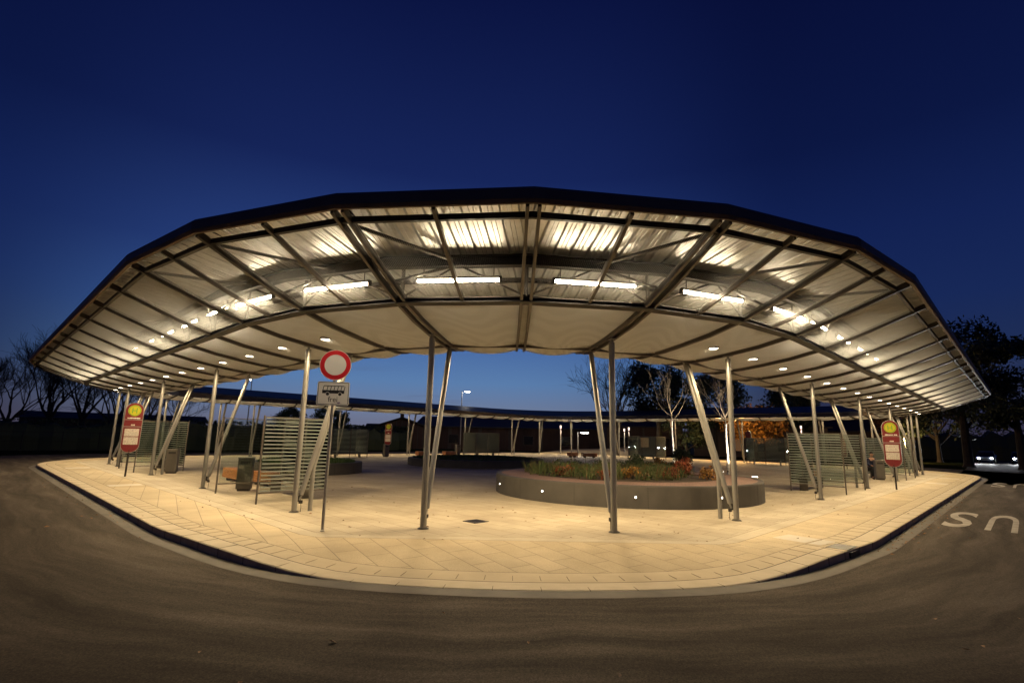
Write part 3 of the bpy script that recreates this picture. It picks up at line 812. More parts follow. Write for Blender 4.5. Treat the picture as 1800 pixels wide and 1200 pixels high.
planter(PR, 1.9, .42, 'dark round planter behind the big one with low shrubs', 1.65, 1.65, 'wallgrey')

def blades(mb, c, rad, n, h0, h1, w_, lean=.35, zf=None, ang=None):
    for _ in range(n):
        a = rnd.uniform(0, 2*math.pi); q = rad*math.sqrt(rnd.random()); p = c + V((q*math.cos(a), q*math.sin(a), 0))
        if zf: p.z += zf(q)
        h = rnd.uniform(h0, h1); d = rnd.uniform(0, 2*math.pi); t_ = V((math.cos(d), math.sin(d), 0)); l = V((rnd.gauss(0, lean), rnd.gauss(0, lean), 1)).normalized()
        e = p + l*h
        m_ = p + l*h*.55 + V((0, 0, .02))
        mb.add([p - t_*w_*.5, p + t_*w_*.5, m_ + t_*w_*.6, e, m_ - t_*w_*.6], [(0, 1, 2, 3, 4)])
def leaves(mb, c, rad, n, size, squash=1., hollow=.25):
    for _ in range(n):
        d = V((rnd.gauss(0, 1), rnd.gauss(0, 1), rnd.gauss(0, 1))).normalized(); q = rad*(hollow + (1-hollow)*rnd.random()**.5)
        p = c + V((d.x*q, d.y*q, d.z*q*squash)); u = V((rnd.gauss(0, 1), rnd.gauss(0, 1), rnd.gauss(0, 1))).normalized(); w_ = u.cross(V((rnd.gauss(0, 1), rnd.gauss(0, 1), rnd.gauss(0, 1)))).normalized()
        s = size*rnd.uniform(.6, 1.3)
        mb.add([p - u*s, p + w_*s*.45, p + u*s, p - w_*s*.45], [(0, 1, 2, 3)])
# lawns and bed
m = MB(); blades(m, PL + UZ*.45, 2.15, 5200, .06, .20, .018, zf=lambda q: .10*(1-q/2.2)); tag(m.build('lawn_grass', M['lawn']), 'short green grass filling the left round planter', 'grass', kind='stuff')
m = MB(); blades(m, PM + UZ*.40, 4.05, 5200, .05, .17, .03, zf=lambda q: .10*(1-q/4.1)); tag(m.build('lawn_grass', M['lawn']), 'dark grass filling the central round planter', 'grass', kind='stuff')
m = MB(); BC = PC + V((-.62, .1, 0))
for _ in range(230):
    a = rnd.uniform(0, 2*math.pi); q = 2.95*math.sqrt(rnd.random()); p = BC + V((q*math.cos(a), q*math.sin(a)*.92, PH))
    hh = rnd.uniform(.10, .36)*(1.15 - .5*q/2.95)
    if rnd.random() < .68: leaves(m, p + UZ*hh*.7, hh, 54, rnd.choice((.03, .045, .06)), .9)
    else: blades(m, p, .18, 30, .14, .60, .014, .42)
tag(m.build('bed_planting', M['leaf_bed']), 'mixed low perennials and grasses filling the big planter', 'plants', kind='stuff')
m = MB(); blades(m, PR + UZ*.36, 1.6, 800, .1, .34, .03); tag(m.build('bed_planting', M['leaf']), 'dark ground cover filling the planter behind the big one', 'plants', kind='stuff')
def shrub(c, r, h, mname, label, n=420, size=.06, parts=True):
    o = empty('shrub', c, label, 'shrub')
    m = MB()
    for k in range(7): 
        a = rnd.uniform(0, 6.28); m.tube([c, c + V((math.cos(a)*r*.3, math.sin(a)*r*.3, h*.5)), c + V((math.cos(a)*r*.6, math.sin(a)*r*.6, h*.85))], [.012, .009, .004], 5)
    m.build('stem', M['bark'], o)
    m = MB()
    for k in range(6):
        a = rnd.uniform(0, 6.28); leaves(m, c + V((math.cos(a)*r*.45, math.sin(a)*r*.45, h*rnd.uniform(.35, .75))), r*.6, n//6, size, .9, .1)
    m.build('foliage', M[mname], o)
shrub(PC + V((1.75, -.9, PH)), .36, .72, 'leaf_red', 'rust red shrub at the right of the big planter bed', 620, .05)
shrub(PC + V((-.2, -2.2, PH)), .3, .36, 'leaf_autumn', 'low yellow brown plant at the front of the big planter bed', 280, .045)
shrub(PC + V((1.1, -1.9, PH)), .3, .42, 'leaf_red', 'low red plant between the posts at the front of the bed', 300, .045)
shrub(PC + V((.6, .4, PH)), .42, .75, 'leaf', 'taller dark green shrub in the middle of the bed', 500, .05)
shrub(PC + V((-2.2, -1.2, PH)), .34, .30, 'leaf_red', 'low dark red plant at the left end of the big planter bed', 300, .05)
shrub(PC + V((-1.0, -2.35, PH)), .26, .26, 'leaf_red', 'small dark red plant at the front rim of the bed', 220, .045)
shrub(PC + V((2.5, -1.3, PH)), .34, .34, 'leaf_autumn', 'low orange brown plant right of the rust red shrub', 300, .05)
shrub(V((9.45, 29.3, .40)), .55, 1.15, 'leaf', 'dark conical evergreen shrub beside the second white trunked tree', 900, .075)
shrub(V((8.3, 29.6, .40)), .40, .5, 'leaf_autumn', 'low dark orange shrub in the planter behind the big one', 260, .06)

# ------------------------------------------------------------------ trees
def grow(mb, p, d, L, r, depth, spread=.55, up=.15, minr=.006, n=6, tips=None, kids=(2, 3)):
    pts = [p]; rads = [r]; q = p.copy(); dd = d.normalized(); k = 4
    for i in range(k):
        dd = (dd + V((rnd.gauss(0, .13), rnd.gauss(0, .13), rnd.gauss(0, .08)+up*.3))).normalized()
        q = q + dd*L/k; pts.append(q.copy()); rads.append(max(minr, r*(1-.42*(i+1)/k)))
    mb.tube(pts, rads, n if depth > 2 else (5 if depth > 1 else 3), caps=False)
    if depth <= 0:
        if tips is not None: tips.append(q)
        return
    for i in range(rnd.choice(kids)):
        a = rnd.uniform(0, 2*math.pi); side = dd.cross(V((math.cos(a), math.sin(a), .3))).normalized()
        nd = (dd*(1-spread*.4) + side*spread*rnd.uniform(.6, 1.25) + UZ*up).normalized()
        s = rnd.choice([2, 3, 4, 4]); grow(mb, pts[s], nd, L*rnd.uniform(.62, .86), max(minr, rads[s]*rnd.uniform(.55, .75)), depth-1, spread, up, minr, n, tips, kids)
    if depth > 1: grow(mb, q, dd, L*.78, max(minr, rads[-1]*.9), depth-1, spread, up, minr, n, tips, kids)
def bare_tree(c, H, label, depth=5, minr=.02, r=None, group='bare trees against the evening sky', name='bare_tree', spread=.6):
    o = empty(name, c, label, 'tree', group)
    r = r or H*.022
    th = H*.24
    m = MB(); m.tube([c - UZ*.1, c + UZ*.15, c + UZ*th*.6, c + UZ*th], [r*1.5, r*1.15, r, r*.92], 9); m.build('trunk', M['bark'], o)
    m = MB()
    for i in range(4):
        a = i*1.57 + rnd.uniform(-.5, .5); grow(m, c + UZ*th*rnd.uniform(.82, .98), V((math.cos(a)*.6, math.sin(a)*.6, rnd.uniform(.7, 1.2))), H*.26, r*.62, depth-1, spread, .16, minr, 6)
    grow(m, c + UZ*th*.97, UZ, H*.26, r*.75, depth-1, spread, .2, minr, 6)
    m.build('crown', M['bark'], o)
    return o
def leafy_tree(c, H, cr, label, mname='leaf', n=2600, size=.22, base=.28, group='dark leafy trees behind the platform', lumps=26):
    o = empty('leafy_tree', c, label, 'tree', group)
    r = H*.026; tips = []
    m = MB(); m.tube([c - UZ*.1, c + UZ*.2, c + UZ*H*base, c + UZ*H*.5], [r*1.5, r*1.1, r*.9, r*.5], 9)
    m.build('trunk', M['bark'], o)
    m = MB()
    for i in range(7):
        a = i*.9 + rnd.uniform(-.3, .3); grow(m, c + UZ*H*(base + .03*i), V((math.cos(a), math.sin(a), .7)), cr*.55, r*.45, 2, .6, .1, .02, 5, tips)
    m.build('limbs', M['bark'], o)
    m = MB()
    n = int(n*1.9); lumps = int(lumps*1.7)
    for k in range(lumps):
        a = rnd.uniform(0, 6.28); e = rnd.uniform(-.75, 1.); q = cr*rnd.uniform(.35, .92)*math.sqrt(max(.12, 1-e*e*.9))
        p = c + V((math.cos(a)*q, math.sin(a)*q, H*(base+1)/2 + e*H*(1-base)/2*.86)); leaves(m, p, cr*rnd.uniform(.20, .40), n//lumps, size, .8, .05)
    m.build('crown', M[mname], o)
    return o
for px, D, H, lab in ((18, 52, 9.6, 'bare tree at the far left edge of the photo'), (92, 60, 13.0, 'tall bare tree left of the canopy tip'), (150, 66, 13.2, 'broad bare tree below the left canopy tip'), (205, 58, 10., 'bare tree behind the two left end posts'), (262, 64, 9.2, 'bare tree behind the left bus stop sign'), (312, 70, 8.8, 'small bare tree right of the left bus stop sign')):
    bare_tree(at(px, D), H*.94, lab, 6 if D < 64 else 5, .012)
bare_tree(at(1090, 66), 12.5, 'bare tree in front of the dark leafy tree right of centre', 5, .014, spread=.7)
leafy_tree(at(1165, 62), 11.6, 4.2, 'tall dark leafy tree right of the right front post', 'leaf', 4200, .20)
leafy_tree(at(1265, 68), 10.4, 4.4, 'dark leafy tree behind the second white trunked tree', 'leaf', 3600, .22)
leafy_tree(at(1395, 74), 9.6, 5.0, 'wide dark tree behind the far right shelter', 'leaf', 3000, .24)
leafy_tree(at(1212, 60), 5.6, 2.6, 'low dark tree filling the gap between the two brick houses', 'leaf', 1800, .2, .15)
leafy_tree(at(1335, 57), 5.3, 3.6, 'orange autumn tree lit by a street lamp on the right', 'leaf_autumn', 2600, .20, .36, None)
leafy_tree(at(1600, 80), 8.5, 4.2, 'low autumn tree behind the right end posts', 'leaf_autumn', 2400, .24, .3, None)
leafy_tree(at(1705, 52), 14.2, 5.2, 'big dark tree behind the right canopy tip', 'leaf', 5200, .22, .24)
leafy_tree(at(1800, 47), 11.8, 4.6, 'dark tree at the right edge of the photo', 'leaf', 4200, .22, .22)
leafy_tree(at(1655, 66), 9.5, 4.4, 'dark tree left of the big one behind the right canopy tip', 'leaf', 3000, .24, .2)
leafy_tree(at(512, 78), 5.6, 2.6, 'small dark round tree above the nearest shelter', 'leaf', 1700, .2, .2)
leafy_tree(at(585, 74), 5.6, 2.8, 'small dark tree behind the no entry sign', 'leaf', 1700, .2, .2)
def young_tree(c, H, th, label, seed):
    o = empty('young_tree', c, label, 'tree', 'young trees with limewashed trunks')
    m = MB(); m.tube([c, c + UZ*th*.3 + V((.02, 0, 0)), c + UZ*th*.7 + V((-.02, 0, 0)), c + UZ*th], [.075, .066, .058, .055], 12); m.build('trunk', M['lime'], o)
    m = MB(); rnd.seed(seed)
    for i in range(6):
        a = i*1.05 + rnd.uniform(-.2, .2); grow(m, c + UZ*(th - .05 + .10*i), V((math.cos(a), math.sin(a), .75)), (H-th)*.34, .030, 3, .55, .30, .007, 5, None, (1, 2))
    grow(m, c + UZ*th*.98, UZ, (H-th)*.36, .045, 3, .45, .3, .007, 6, None, (2, 3))
    m.build('crown', M['twig'], o)
young_tree(V((10.64, 34.8, .0)), 6.9, 3.15, 'young bare tree with whitewashed trunk right of the right front post', 11)
young_tree(V((12.2, 29.95, .0)), 5.6, 2.8, 'young bare tree with whitewashed trunk beside the right slanted post', 5)
rnd.seed(99)
def uplight(p, label, aim):
    o = empty('ground_uplight', p, label, 'light', 'white uplights set in the paving')
    m = MB(); m.lathe([(.0, .016), (.13, .014), (.15, .006)], p, 20); m.build('lens', M['white_lamp'], o)
    m = MB(); m.lathe([(.15, .004), (.16, .012), (.19, .010), (.195, .0)], p, 20); m.build('rim', M['steel'], o)
    ld = bpy.data.lights.new('uplight_beam', 'SPOT'); ld.energy = 3200; ld.color = (1, .86, .66); ld.spot_size = R_(64); ld.spot_blend = .6; ld.shadow_soft_size = .1
    lo = bpy.data.objects.new('uplight_beam', ld); COL.objects.link(lo); lo.location = p + UZ*.03
    lo.rotation_euler = (aim - lo.location).to_track_quat('-Z', 'Y').to_euler(); lo.parent = o; lo.matrix_parent_inverse = world_of(o).inverted()
uplight(V((12.95, 32.9, 0)), 'white ground uplight left of the two, behind the slanted brace', V((10.64, 34.8, 2.2)))
uplight(V((13.1, 28.7, 0)), 'white ground uplight right of the big planter', V((12.2, 29.95, 1.9)))

# ------------------------------------------------------------------ signs
def glyph(text, u, v, o, w_, h_, nrm, d, name, m, parent, font_bold=False):
    """text as a solid mesh fitted to w_ x h_ with lower left at o"""
    cu = bpy.data.curves.new('lettering', 'FONT'); cu.body = text; cu.extrude = 0; cu.resolution_u = 4
    if font_bold: cu.offset = .012
    ob = bpy.data.objects.new('lettering', cu); COL.objects.link(ob)
    dg = bpy.context.evaluated_depsgraph_get(); me = bpy.data.meshes.new_from_object(ob.evaluated_get(dg))
    bpy.data.objects.remove(ob)
    xs = [q.co.x for q in me.vertices]; ys = [q.co.y for q in me.vertices]
    x0, x1, y0, y1 = min(xs), max(xs), min(ys), max(ys)
    mb = MB()
    vs = [o + u*((q.co.x-x0)/(x1-x0)*w_) + v*((q.co.y-y0)/(y1-y0)*h_) + nrm*d for q in me.vertices]
    mb.add(vs, [tuple(p.vertices) for p in me.polygons])
    bpy.data.meshes.remove(me)
    return mb.build(name, m, parent)
def disc(mb, c, u, v, nrm, r, d0, d1, n=48):
    mb.prism([(r*math.cos(2*math.pi*i/n), r*math.sin(2*math.pi*i/n)) for i in range(n)], c + nrm*d0, u, v, nrm, d1-d0)
# no entry sign with a plate below
sb = V((-3.475, 10.28, 0)); 
fc = (V((0, 0, 0)) - V((sb.x, sb.y, 0))).normalized(); fc = (fc*.85 + V((-.05, -.3, 0))).normalized(); su = V((-fc.y, fc.x, 0))
ns = empty('traffic_sign', sb, 'round white sign with red ring above a bus plate on a grey pole', 'traffic sign')
m = MB(); m.tube([sb, sb + UZ*3.42], .030, 14); m.tube([sb + UZ*3.42, sb + UZ*3.44], [.034, .02], 14); m.build('pole', M['pole'], ns)
m = MB(); m.lathe([(.03, .0), (.045, .0), (.045, .02), (.03, .03)], sb, 14); m.build('base_collar', M['pole'], ns)
cc = sb + UZ*3.125 + fc*.04
m = MB(); disc(m, cc, su, UZ, fc, .30, -.012, .004, 64); pl_ = m.build('disc_plate', M['white'], ns)
m = MB(); k = 64
m.loop([[cc + fc*dd + su*(rr*math.cos(2*math.pi*i/k)) + UZ*(rr*math.sin(2*math.pi*i/k)) for rr, dd in ((.288, .003), (.288, .007), (.205, .007), (.205, .003))] for i in range(k)]); m.build('red_ring', M['signring'], ns)
def rrect(w_, h_, r, n=6):
    p = []
    for cx_, cy_, a0 in ((w_/2-r, h_/2-r, 0), (-w_/2+r, h_/2-r, 90), (-w_/2+r, -h_/2+r, 180), (w_/2-r, -h_/2+r, 270)):
        for i in range(n+1): a = R_(a0+90*i/n); p.append((cx_+r*math.cos(a), cy_+r*math.sin(a)))
    return p
pc = sb + UZ*2.565 + fc*.04
m = MB(); m.prism(rrect(.60, .46, .035), pc - fc*.010, su, UZ, fc, .014); bp = m.build('bus_plate', M['white'], ns)
m = MB(); o_ = rrect(.575, .435, .028); i_ = rrect(.555, .415, .02)
m.loop([[pc + fc*dd + su*a[0] + UZ*a[1] for a, dd in ((x, .004), (x, .0065), (y, .0065), (y, .004))] for x, y in zip(o_, i_)]); m.build('black_border', M['black'], bp)
m = MB()
def plate(poly, d0=.0045, d1=.0065): m.prism(poly, pc + fc*d0, su, UZ, fc, d1-d0)
# coach pictogram: roof bar, body with six windows, two wheels
bx0, bx1 = -.195, .205
body = [(bx0-.012, .015), (bx0-.012, .045), (bx0, .06), (bx1, .06), (bx1, .015), (bx1, .0), (.165, .0), (.165, -.012), (.08, -.012), (.08, .0), (-.065, .0), (-.065, -.012), (-.15, -.012), (-.15, .0), (bx0-.012, .0)]
plate([(bx0-.012, .0), (bx1, .0), (bx1, .062), (bx0-.012, .062)]); plate([(bx0+.005, .138), (bx1-.012, .138), (bx1-.002, .152), (bx0+.018, .152)])
wx = [bx0, bx0+.075, bx0+.14, bx0+.205, bx0+.27, bx0+.335, bx1-.006]
for q, x in enumerate(wx): plate([(x-.006, .06), (x+.006, .06), (x+.020, .140), (x+.008, .140)])
for x in (-.105, .125): 
    kk = 20; plate([(x+.030*math.cos(6.2832*i/kk), -.012+.030*math.sin(6.2832*i/kk)) for i in range(kk)], .0066, .0080)
m.build('bus_symbol', M['black'], bp)
m = MB()
for x in (-.105, .125):
    kk = 20; m.loop([[pc + fc*dd + su*(x+rr*math.cos(6.2832*i/kk)) + UZ*(-.012+rr*math.sin(6.2832*i/kk)) for rr, dd in ((.040, .0066), (.040, .0074), (.031, .0074), (.031, .0066))] for i in range(kk)])
m.build('wheel_gap', M['white'], bp)
glyph('frei', su, UZ, pc - su*.09 - UZ*.165, .175, .105, fc, .0062, 'lettering', M['black'], bp)
m = MB(); m.prism([(-.02, -.012), (.01, -.02), (.035, -.006), (.03, .016), (.0, .012), (-.025, .012)], pc + su*.108 - UZ*.178 + fc*.0065, su, UZ, fc, .002)
m.build('sticker', M['sticker'], bp)
# bus stop signs
def stop_sign(c, face, label, seed):
    f_ = face.normalized(); u = V((-f_.y, f_.x, 0)); q = random.Random(seed)
    o = empty('bus_stop_sign', c, label, 'bus stop sign', 'red bus stop signs with a yellow disc')
    m = MB(); m.tube([c, c + UZ*1.0], .035, 10); m.build('pole', M['steel_dark'], o)
    w_, z0, z1 = .29, .92, 2.84
    out = [(w_*math.cos(R_(a)), z1-w_+w_*math.sin(R_(a))) for a in range(0, 181, 12)] + [(w_*math.cos(R_(a)), z0+w_+w_*math.sin(R_(a))) for a in range(180, 361, 12)]
    m = MB(); m.prism(out, c - f_*.03, u, UZ, f_, .06); pan = m.build('panel', M['red'], o)
    ri = [(x*.935, (z-(z0+z1)/2)*.985+(z0+z1)/2) for x, z in out]
    m = MB(); m.loop([[c + f_*dd + u*p_[0] + UZ*p_[1] for p_, dd in ((a, -.034), (a, .038), (b, .038), (b, .028))] for a, b in zip([(x*1.06, (z-(z0+z1)/2)*1.012+(z0+z1)/2) for x, z in out], out)]); m.build('edge_frame', M['steel'], o)
    dc = c + UZ*(z1-.30) + f_*.031
    m = MB(); disc(m, dc, u, UZ, f_, .215, 0, .004, 40); d_ = m.build('yellow_disc', M['yellow'], o)
    m = MB(); k = 40; m.loop([[dc + f_*dd + u*(rr*math.cos(2*math.pi*i/k)) + UZ*(rr*math.sin(2*math.pi*i/k)) for rr, dd in ((.200, .004), (.200, .007), (.176, .007), (.176, .004))] for i in range(k)]); m.build('green_ring', M['green'], d_)
    m = MB()
    for s in (-1, 1): m.box(dc + u*s*.068 + f_*.0055, u*.017, UZ*.105, f_*.0015)
    m.box(dc + f_*.0055, u*.050, UZ*.016, f_*.0015); m.build('letter', M['green'], d_)
    for z in (z1-.66, z1-.93):
        m = MB(); m.box(c + UZ*z + f_*.033, u*.285, f_*.004, UZ*.011); m.build('divider', M['steel'], o)
    def dashes(z, x0, x1, hh):
        m = MB(); x = x0
        while x < x1:
            l = q.uniform(.012, .03); m.box(c + u*(x+l/2) + UZ*(z + q.uniform(-.003, .003)) + f_*.032, u*l/2, f_*.002, UZ*hh*q.uniform(.7, 1)); x += l+q.uniform(.006, .014)
        m.build('name_strip', M['white'], o)
    dashes(z1-.60, -.20, .07, .022); dashes(z1-.60, .11, .21, .024); dashes(z1-.865, -.055, .06, .028)
    for z in (z1-1.155, z1-1.475):
        m = MB(); m.box(c + UZ*z + f_*.033, u*.235, f_*.003, UZ*.145); m.build('timetable', M['paper'], o)
toc = lambda p: (V((0, 0, 0))-V((p.x, p.y, 0))).normalized()
stop_sign(P(13.05, -8.19), (-UL).lerp(toc(P(13, -8)), .5), 'red bus stop sign with yellow H disc on the left of the platform', 1)
stop_sign(P(-8.2, 14.54), (-UR).lerp(toc(P(-8, 14)), .5), 'red bus stop sign with yellow H disc on the right of the platform', 2)
stop_sign(P(29.2, 14.0), -UR + -UL*.9, 'far red bus stop sign right of the far left shelter', 3)
stop_sign(P(5.7, 36.5), -UL*.4 + UR, 'far red bus stop sign edge on beside the second white trunk', 4)
stop_sign(P(-2.5, 33.2), -UL + UR*.6, 'far pale bus stop sign edge on behind the right end posts', 5)

# ------------------------------------------------------------------ markings, drain, leaves
def road_word(L0, r0, word, label):
    """letters 4 m long read from the far side; L0 offset of the last letter's outer edge"""
    o = empty('road_lettering', P(L0-.9, r0+2, RZ), label, 'road marking', 'bus lane lettering')
    x = L0
    for ch in word[::-1]:
        glyph(ch, UL, -UR, P(x-.58, r0+4.1, RZ+.004), .58, 4.1, UZ, 0, 'letter', M['paint'], o, True)
        x -= .86
road_word(-10.50, 4.35, 'BUS', 'white BUS lettering on the road nearest the camera, cut by the right edge')
road_word(-10.70, 23.6, 'BUS', 'small white BUS lettering on the road farther along the right kerb')
dr = P(-10.13, -1.75, RZ) 
nn = (-UL).lerp(out_dir(36), .45).normalized(); tt = V((-nn.y, nn.x, 0)); kb = OC + out_dir(35.5)*10.12
kd = empty('kerb_drain', V((kb.x, kb.y, RZ)), 'dark cast iron drain inlet set in the right kerb', 'drain')
m = MB(); m.box(V((kb.x, kb.y, -.02)) - nn*.24, tt*.26, nn*.17, UZ*.024); m.build('cover', M['steel_dark'], kd)
m = MB(); m.box(V((kb.x, kb.y, -.085)) - nn*.06, tt*.24, nn*.03, UZ*.05); m.build('inlet', M['black'], kd)
gc_ = V((-.70, 11.8, .0)); o = empty('drain_grate', gc_, 'square dark drain grate in the paving between the front posts', 'drain')
m = MB()
for k in range(7): m.box(gc_ + UL*(-.15+.05*k) + UZ*.006, UL*.014, UR*.17, UZ*.004)
m.build('bars', M['steel_dark'], o)
m = MB()
for s in (-1, 1): m.box(gc_ + UL*s*.185 + UZ*.006, UL*.015, UR*.20, UZ*.005); m.box(gc_ + UR*s*.185 + UZ*.006, UL*.17, UR*.015, UZ*.005)
m.box(gc_ + UZ*.002, UL*.17, UR*.17, UZ*.001)
m.build('frame', M['steel_dark'], o)
m = MB(); q = random.Random(5)
def leaf_on(p):
    a = q.uniform(0, 6.28); u = V((math.cos(a), math.sin(a), q.uniform(-.1, .3))); w_ = V((-math.sin(a), math.cos(a), q.uniform(-.2, .3))); s = q.uniform(.018, .045)
    m.add([p - u*s, p + w_*s*.6 + UZ*.012, p + u*s, p - w_*s*.6 + UZ*.006], [(0, 1, 2, 3)])
for _ in range(170):
    p = V((q.uniform(-9, 11), q.uniform(9.6, 19), .014))
    if (p-PC).length > 4.6: leaf_on(p)
for _ in range(150):
    x = q.uniform(-1, 16); leaf_on(P(-10.12-abs(q.gauss(0, .18)), x, RZ+.014))
for _ in range(40):
    x = q.uniform(-1, 14); leaf_on(P(x, -10.12-abs(q.gauss(0, .25)), RZ+.014))
for _ in range(26): leaf_on(V((q.uniform(-5, 6), q.uniform(3, 6.5), RZ+.014)))
tag(m.build('fallen_leaves', M['leaf_brown']), 'scattered brown fallen leaves on the paving and along the kerb', 'leaves', kind='stuff')

# ------------------------------------------------------------------ the sitting person
def person():
    c = P(-6.02, 22.05); fwd = (-UL*.55 - UR*.83).normalized(); sd = V((-fwd.y, fwd.x, 0))
    o = empty('person', V((c.x, c.y, 0)), 'person in a navy jacket and black trousers sitting in the right shelter', 'person')
    hip = c + UZ*.56
    def skin_obj(name, pts, edges, rad, m, par, sub=2):
        me = bpy.data.meshes.new(name); me.from_pydata([tuple(p) for p in pts], edges, []); me.materials.append(m)
        ob = bpy.data.objects.new(name, me); COL.objects.link(ob)
        md = ob.modifiers.new('skin', 'SKIN'); md.use_smooth_shade = True
        lay = me.skin_vertices[0].data if me.skin_vertices else None
        if lay is None:
            bm = __import__('bmesh').new(); bm.from_mesh(me); bm.verts.layers.skin.verify(); bm.to_mesh(me); bm.free(); lay = me.skin_vertices[0].data
        for v_, r in zip(lay, rad): v_.radius = (r, r) if not isinstance(r, tuple) else r
        lay[0].use_root = True
        sm = ob.modifiers.new('sub', 'SUBSURF'); sm.levels = sub; sm.render_levels = sub
        dg = bpy.context.evaluated_depsgraph_get(); me2 = bpy.data.meshes.new_from_object(ob.evaluated_get(dg)); me2.name = name
        bpy.data.objects.remove(ob); o2 = bpy.data.objects.new(name, me2); COL.objects.link(o2)
        adopt(o2, par); return o2
    skin = mat('skin', (.48, .28, .19), .55); navy = mat('navy_jacket', (.012, .016, .045), .8); blk = mat('black_trousers', (.010, .010, .012), .85); hair = mat('dark_hair', (.02, .013, .010), .6)
    shoulder = hip + UZ*.50 + fwd*.12
    neck = shoulder + UZ*.09 + fwd*.02; head = neck + UZ*.14 + fwd*.05
    # body: pelvis root, spine, neck, head
    pts = [hip, hip + UZ*.2 + fwd*.02, hip + UZ*.38 + fwd*.07, shoulder, neck, head - UZ*.02, head + UZ*.07]
    ed = [(i, i+1) for i in range(6)]; rad = [(.16, .12), (.15, .11), (.165, .12), (.12, .09), .055, .075, .08]
    for s in (-1, 1):
        b = len(pts); pts += [shoulder + sd*s*.17 - UZ*.03, shoulder + sd*s*.22 - UZ*.28 + fwd*.08, shoulder + sd*s*.13 - UZ*.36 + fwd*.34, shoulder + sd*s*.10 - UZ*.37 + fwd*.42]
        ed += [(3, b), (b, b+1), (b+1, b+2), (b+2, b+3)]; rad += [.062, .05, .034, .036]
        b = len(pts); pts += [hip + sd*s*.10 - UZ*.02 + fwd*.05, hip + sd*s*.13 + fwd*.44 - UZ*.02, hip + sd*s*.13 + fwd*.40 - UZ*.47, hip + sd*s*.14 + fwd*.52 - UZ*.53]
        ed += [(0, b), (b, b+1), (b+1, b+2), (b+2, b+3)]; rad += [.088, .066, .042, .036]
    bd = skin_obj('body', pts, ed, rad, skin, o)
    # clothing: slightly larger shells over torso/arms and over the legs
    pts = [hip, hip + UZ*.2 + fwd*.02, hip + UZ*.38 + fwd*.07, shoulder, neck - UZ*.03]; ed = [(i, i+1) for i in range(4)]; rad = [(.19, .15), (.175, .135), (.19, .14), (.14, .11), .072]
    for s in (-1, 1):
        b = len(pts); pts += [shoulder + sd*s*.17 - UZ*.03, shoulder + sd*s*.22 - UZ*.28 + fwd*.08, shoulder + sd*s*.14 - UZ*.36 + fwd*.30]
        ed += [(3, b), (b, b+1), (b+1, b+2)]; rad += [.078, .066, .052]
    skin_obj('jacket', pts, ed, rad, navy, o)
    pts = [hip - UZ*.03]; ed = []; rad = [(.18, .13)]
    for s in (-1, 1):
        b = len(pts); pts += [hip + sd*s*.10 - UZ*.02 + fwd*.05, hip + sd*s*.13 + fwd*.44 - UZ*.02, hip + sd*s*.13 + fwd*.40 - UZ*.45]; ed += [(0, b), (b, b+1), (b+1, b+2)]; rad += [.105, .082, .062]
    skin_obj('trousers', pts, ed, rad, blk, o)
    for s in (-1, 1):
        a = hip + sd*s*.13 + fwd*.38; a.z = .05
        skin_obj('shoe', [a, a + fwd*.12 - UZ*.005, a + fwd*.22 - UZ*.015], [(0, 1), (1, 2)], [.052, .048, .038], blk, o, 1)
        h = shoulder + sd*s*.10 - UZ*.37 + fwd*.42
        pts = [h]; ed = []; rad = [.030]
        for k in range(4):
            b = len(pts); x = (k-1.5)*.019; L = (.062, .072, .068, .054)[k]
            pts += [h + fwd*.05 + sd*x, h + fwd*(.05+L*.5) + sd*x - UZ*.012, h + fwd*(.05+L*.85) + sd*x - UZ*.034]; ed += [(0, b), (b, b+1), (b+1, b+2)]; rad += [.0095, .0085, .0075]
        b = len(pts); pts += [h - sd*s*.035 + fwd*.02, h - sd*s*.05 + fwd*.06]; ed += [(0, b), (b, b+1)]; rad += [.011, .009]
        hd = skin_obj('hand', pts, ed, rad, skin, o, 1)
    m = MB(); N = 14
    vs = []; fs = []
    for i in range(9):
        e = math.pi*(.02 + .60*i/8)
        for k in range(N):
            a = 2*math.pi*k/N; back = .5-.5*math.cos(a)
            q_ = head + UZ*.03 + sd*(.098*math.sin(e)*math.sin(a)) + fwd*(.112*math.sin(e)*math.cos(a) - .012) + UZ*(.128*math.cos(e) + (.075 if i > 4 and math.cos(a) > .2 else 0)*(i-4)/4)
            vs.append(q_)
    for i in range(8):
        for k in range(N): fs.append((i*N+k, i*N+(k+1) % N, (i+1)*N+(k+1) % N, (i+1)*N+k))
    fs.append(tuple(range(N))); m.add(vs, fs); m.build('hair', hair, o, True)
    m = MB(); m.tube([head + fwd*.098 + UZ*.03, head + fwd*.122 - UZ*.012, head + fwd*.10 - UZ*.02], [.008, .015, .006], 8); m.build('nose', skin, o, True)
    for s in (-1, 1):
        m = MB(); m.lathe([(.0, -.011), (.008, -.008), (.011, 0), (.008, .008), (0, .011)], head + fwd*.088 + sd*s*.033 + UZ*.028, 8); m.build('eye', mat('eye', (.08, .07, .06), .2), o, True)
        m = MB(); m.tube([head + sd*s*.092 + UZ*.035, head + sd*s*.10 + UZ*.01, head + sd*s*.092 - UZ*.02], [.008, .015, .008], 8); m.build('ear', skin, o, True)
    m = MB(); m.box(head + fwd*.094 - UZ*.048, sd*.022, fwd*.006, UZ*.005); m.build('mouth', mat('lips', (.32, .12, .10), .5), o)
    bc = c + sd*.42 + UZ*.47
    bagm = mat('bag_black', (.012, .012, .013), .8)
    bo = empty('backpack', bc, 'black backpack standing on the shelter seat beside the person', 'backpack')
    m = MB(); m.bevbox(bc + UZ*.22, fwd*.11, sd*.15, UZ*.22, .06); m.build('bag_body', bagm, bo)
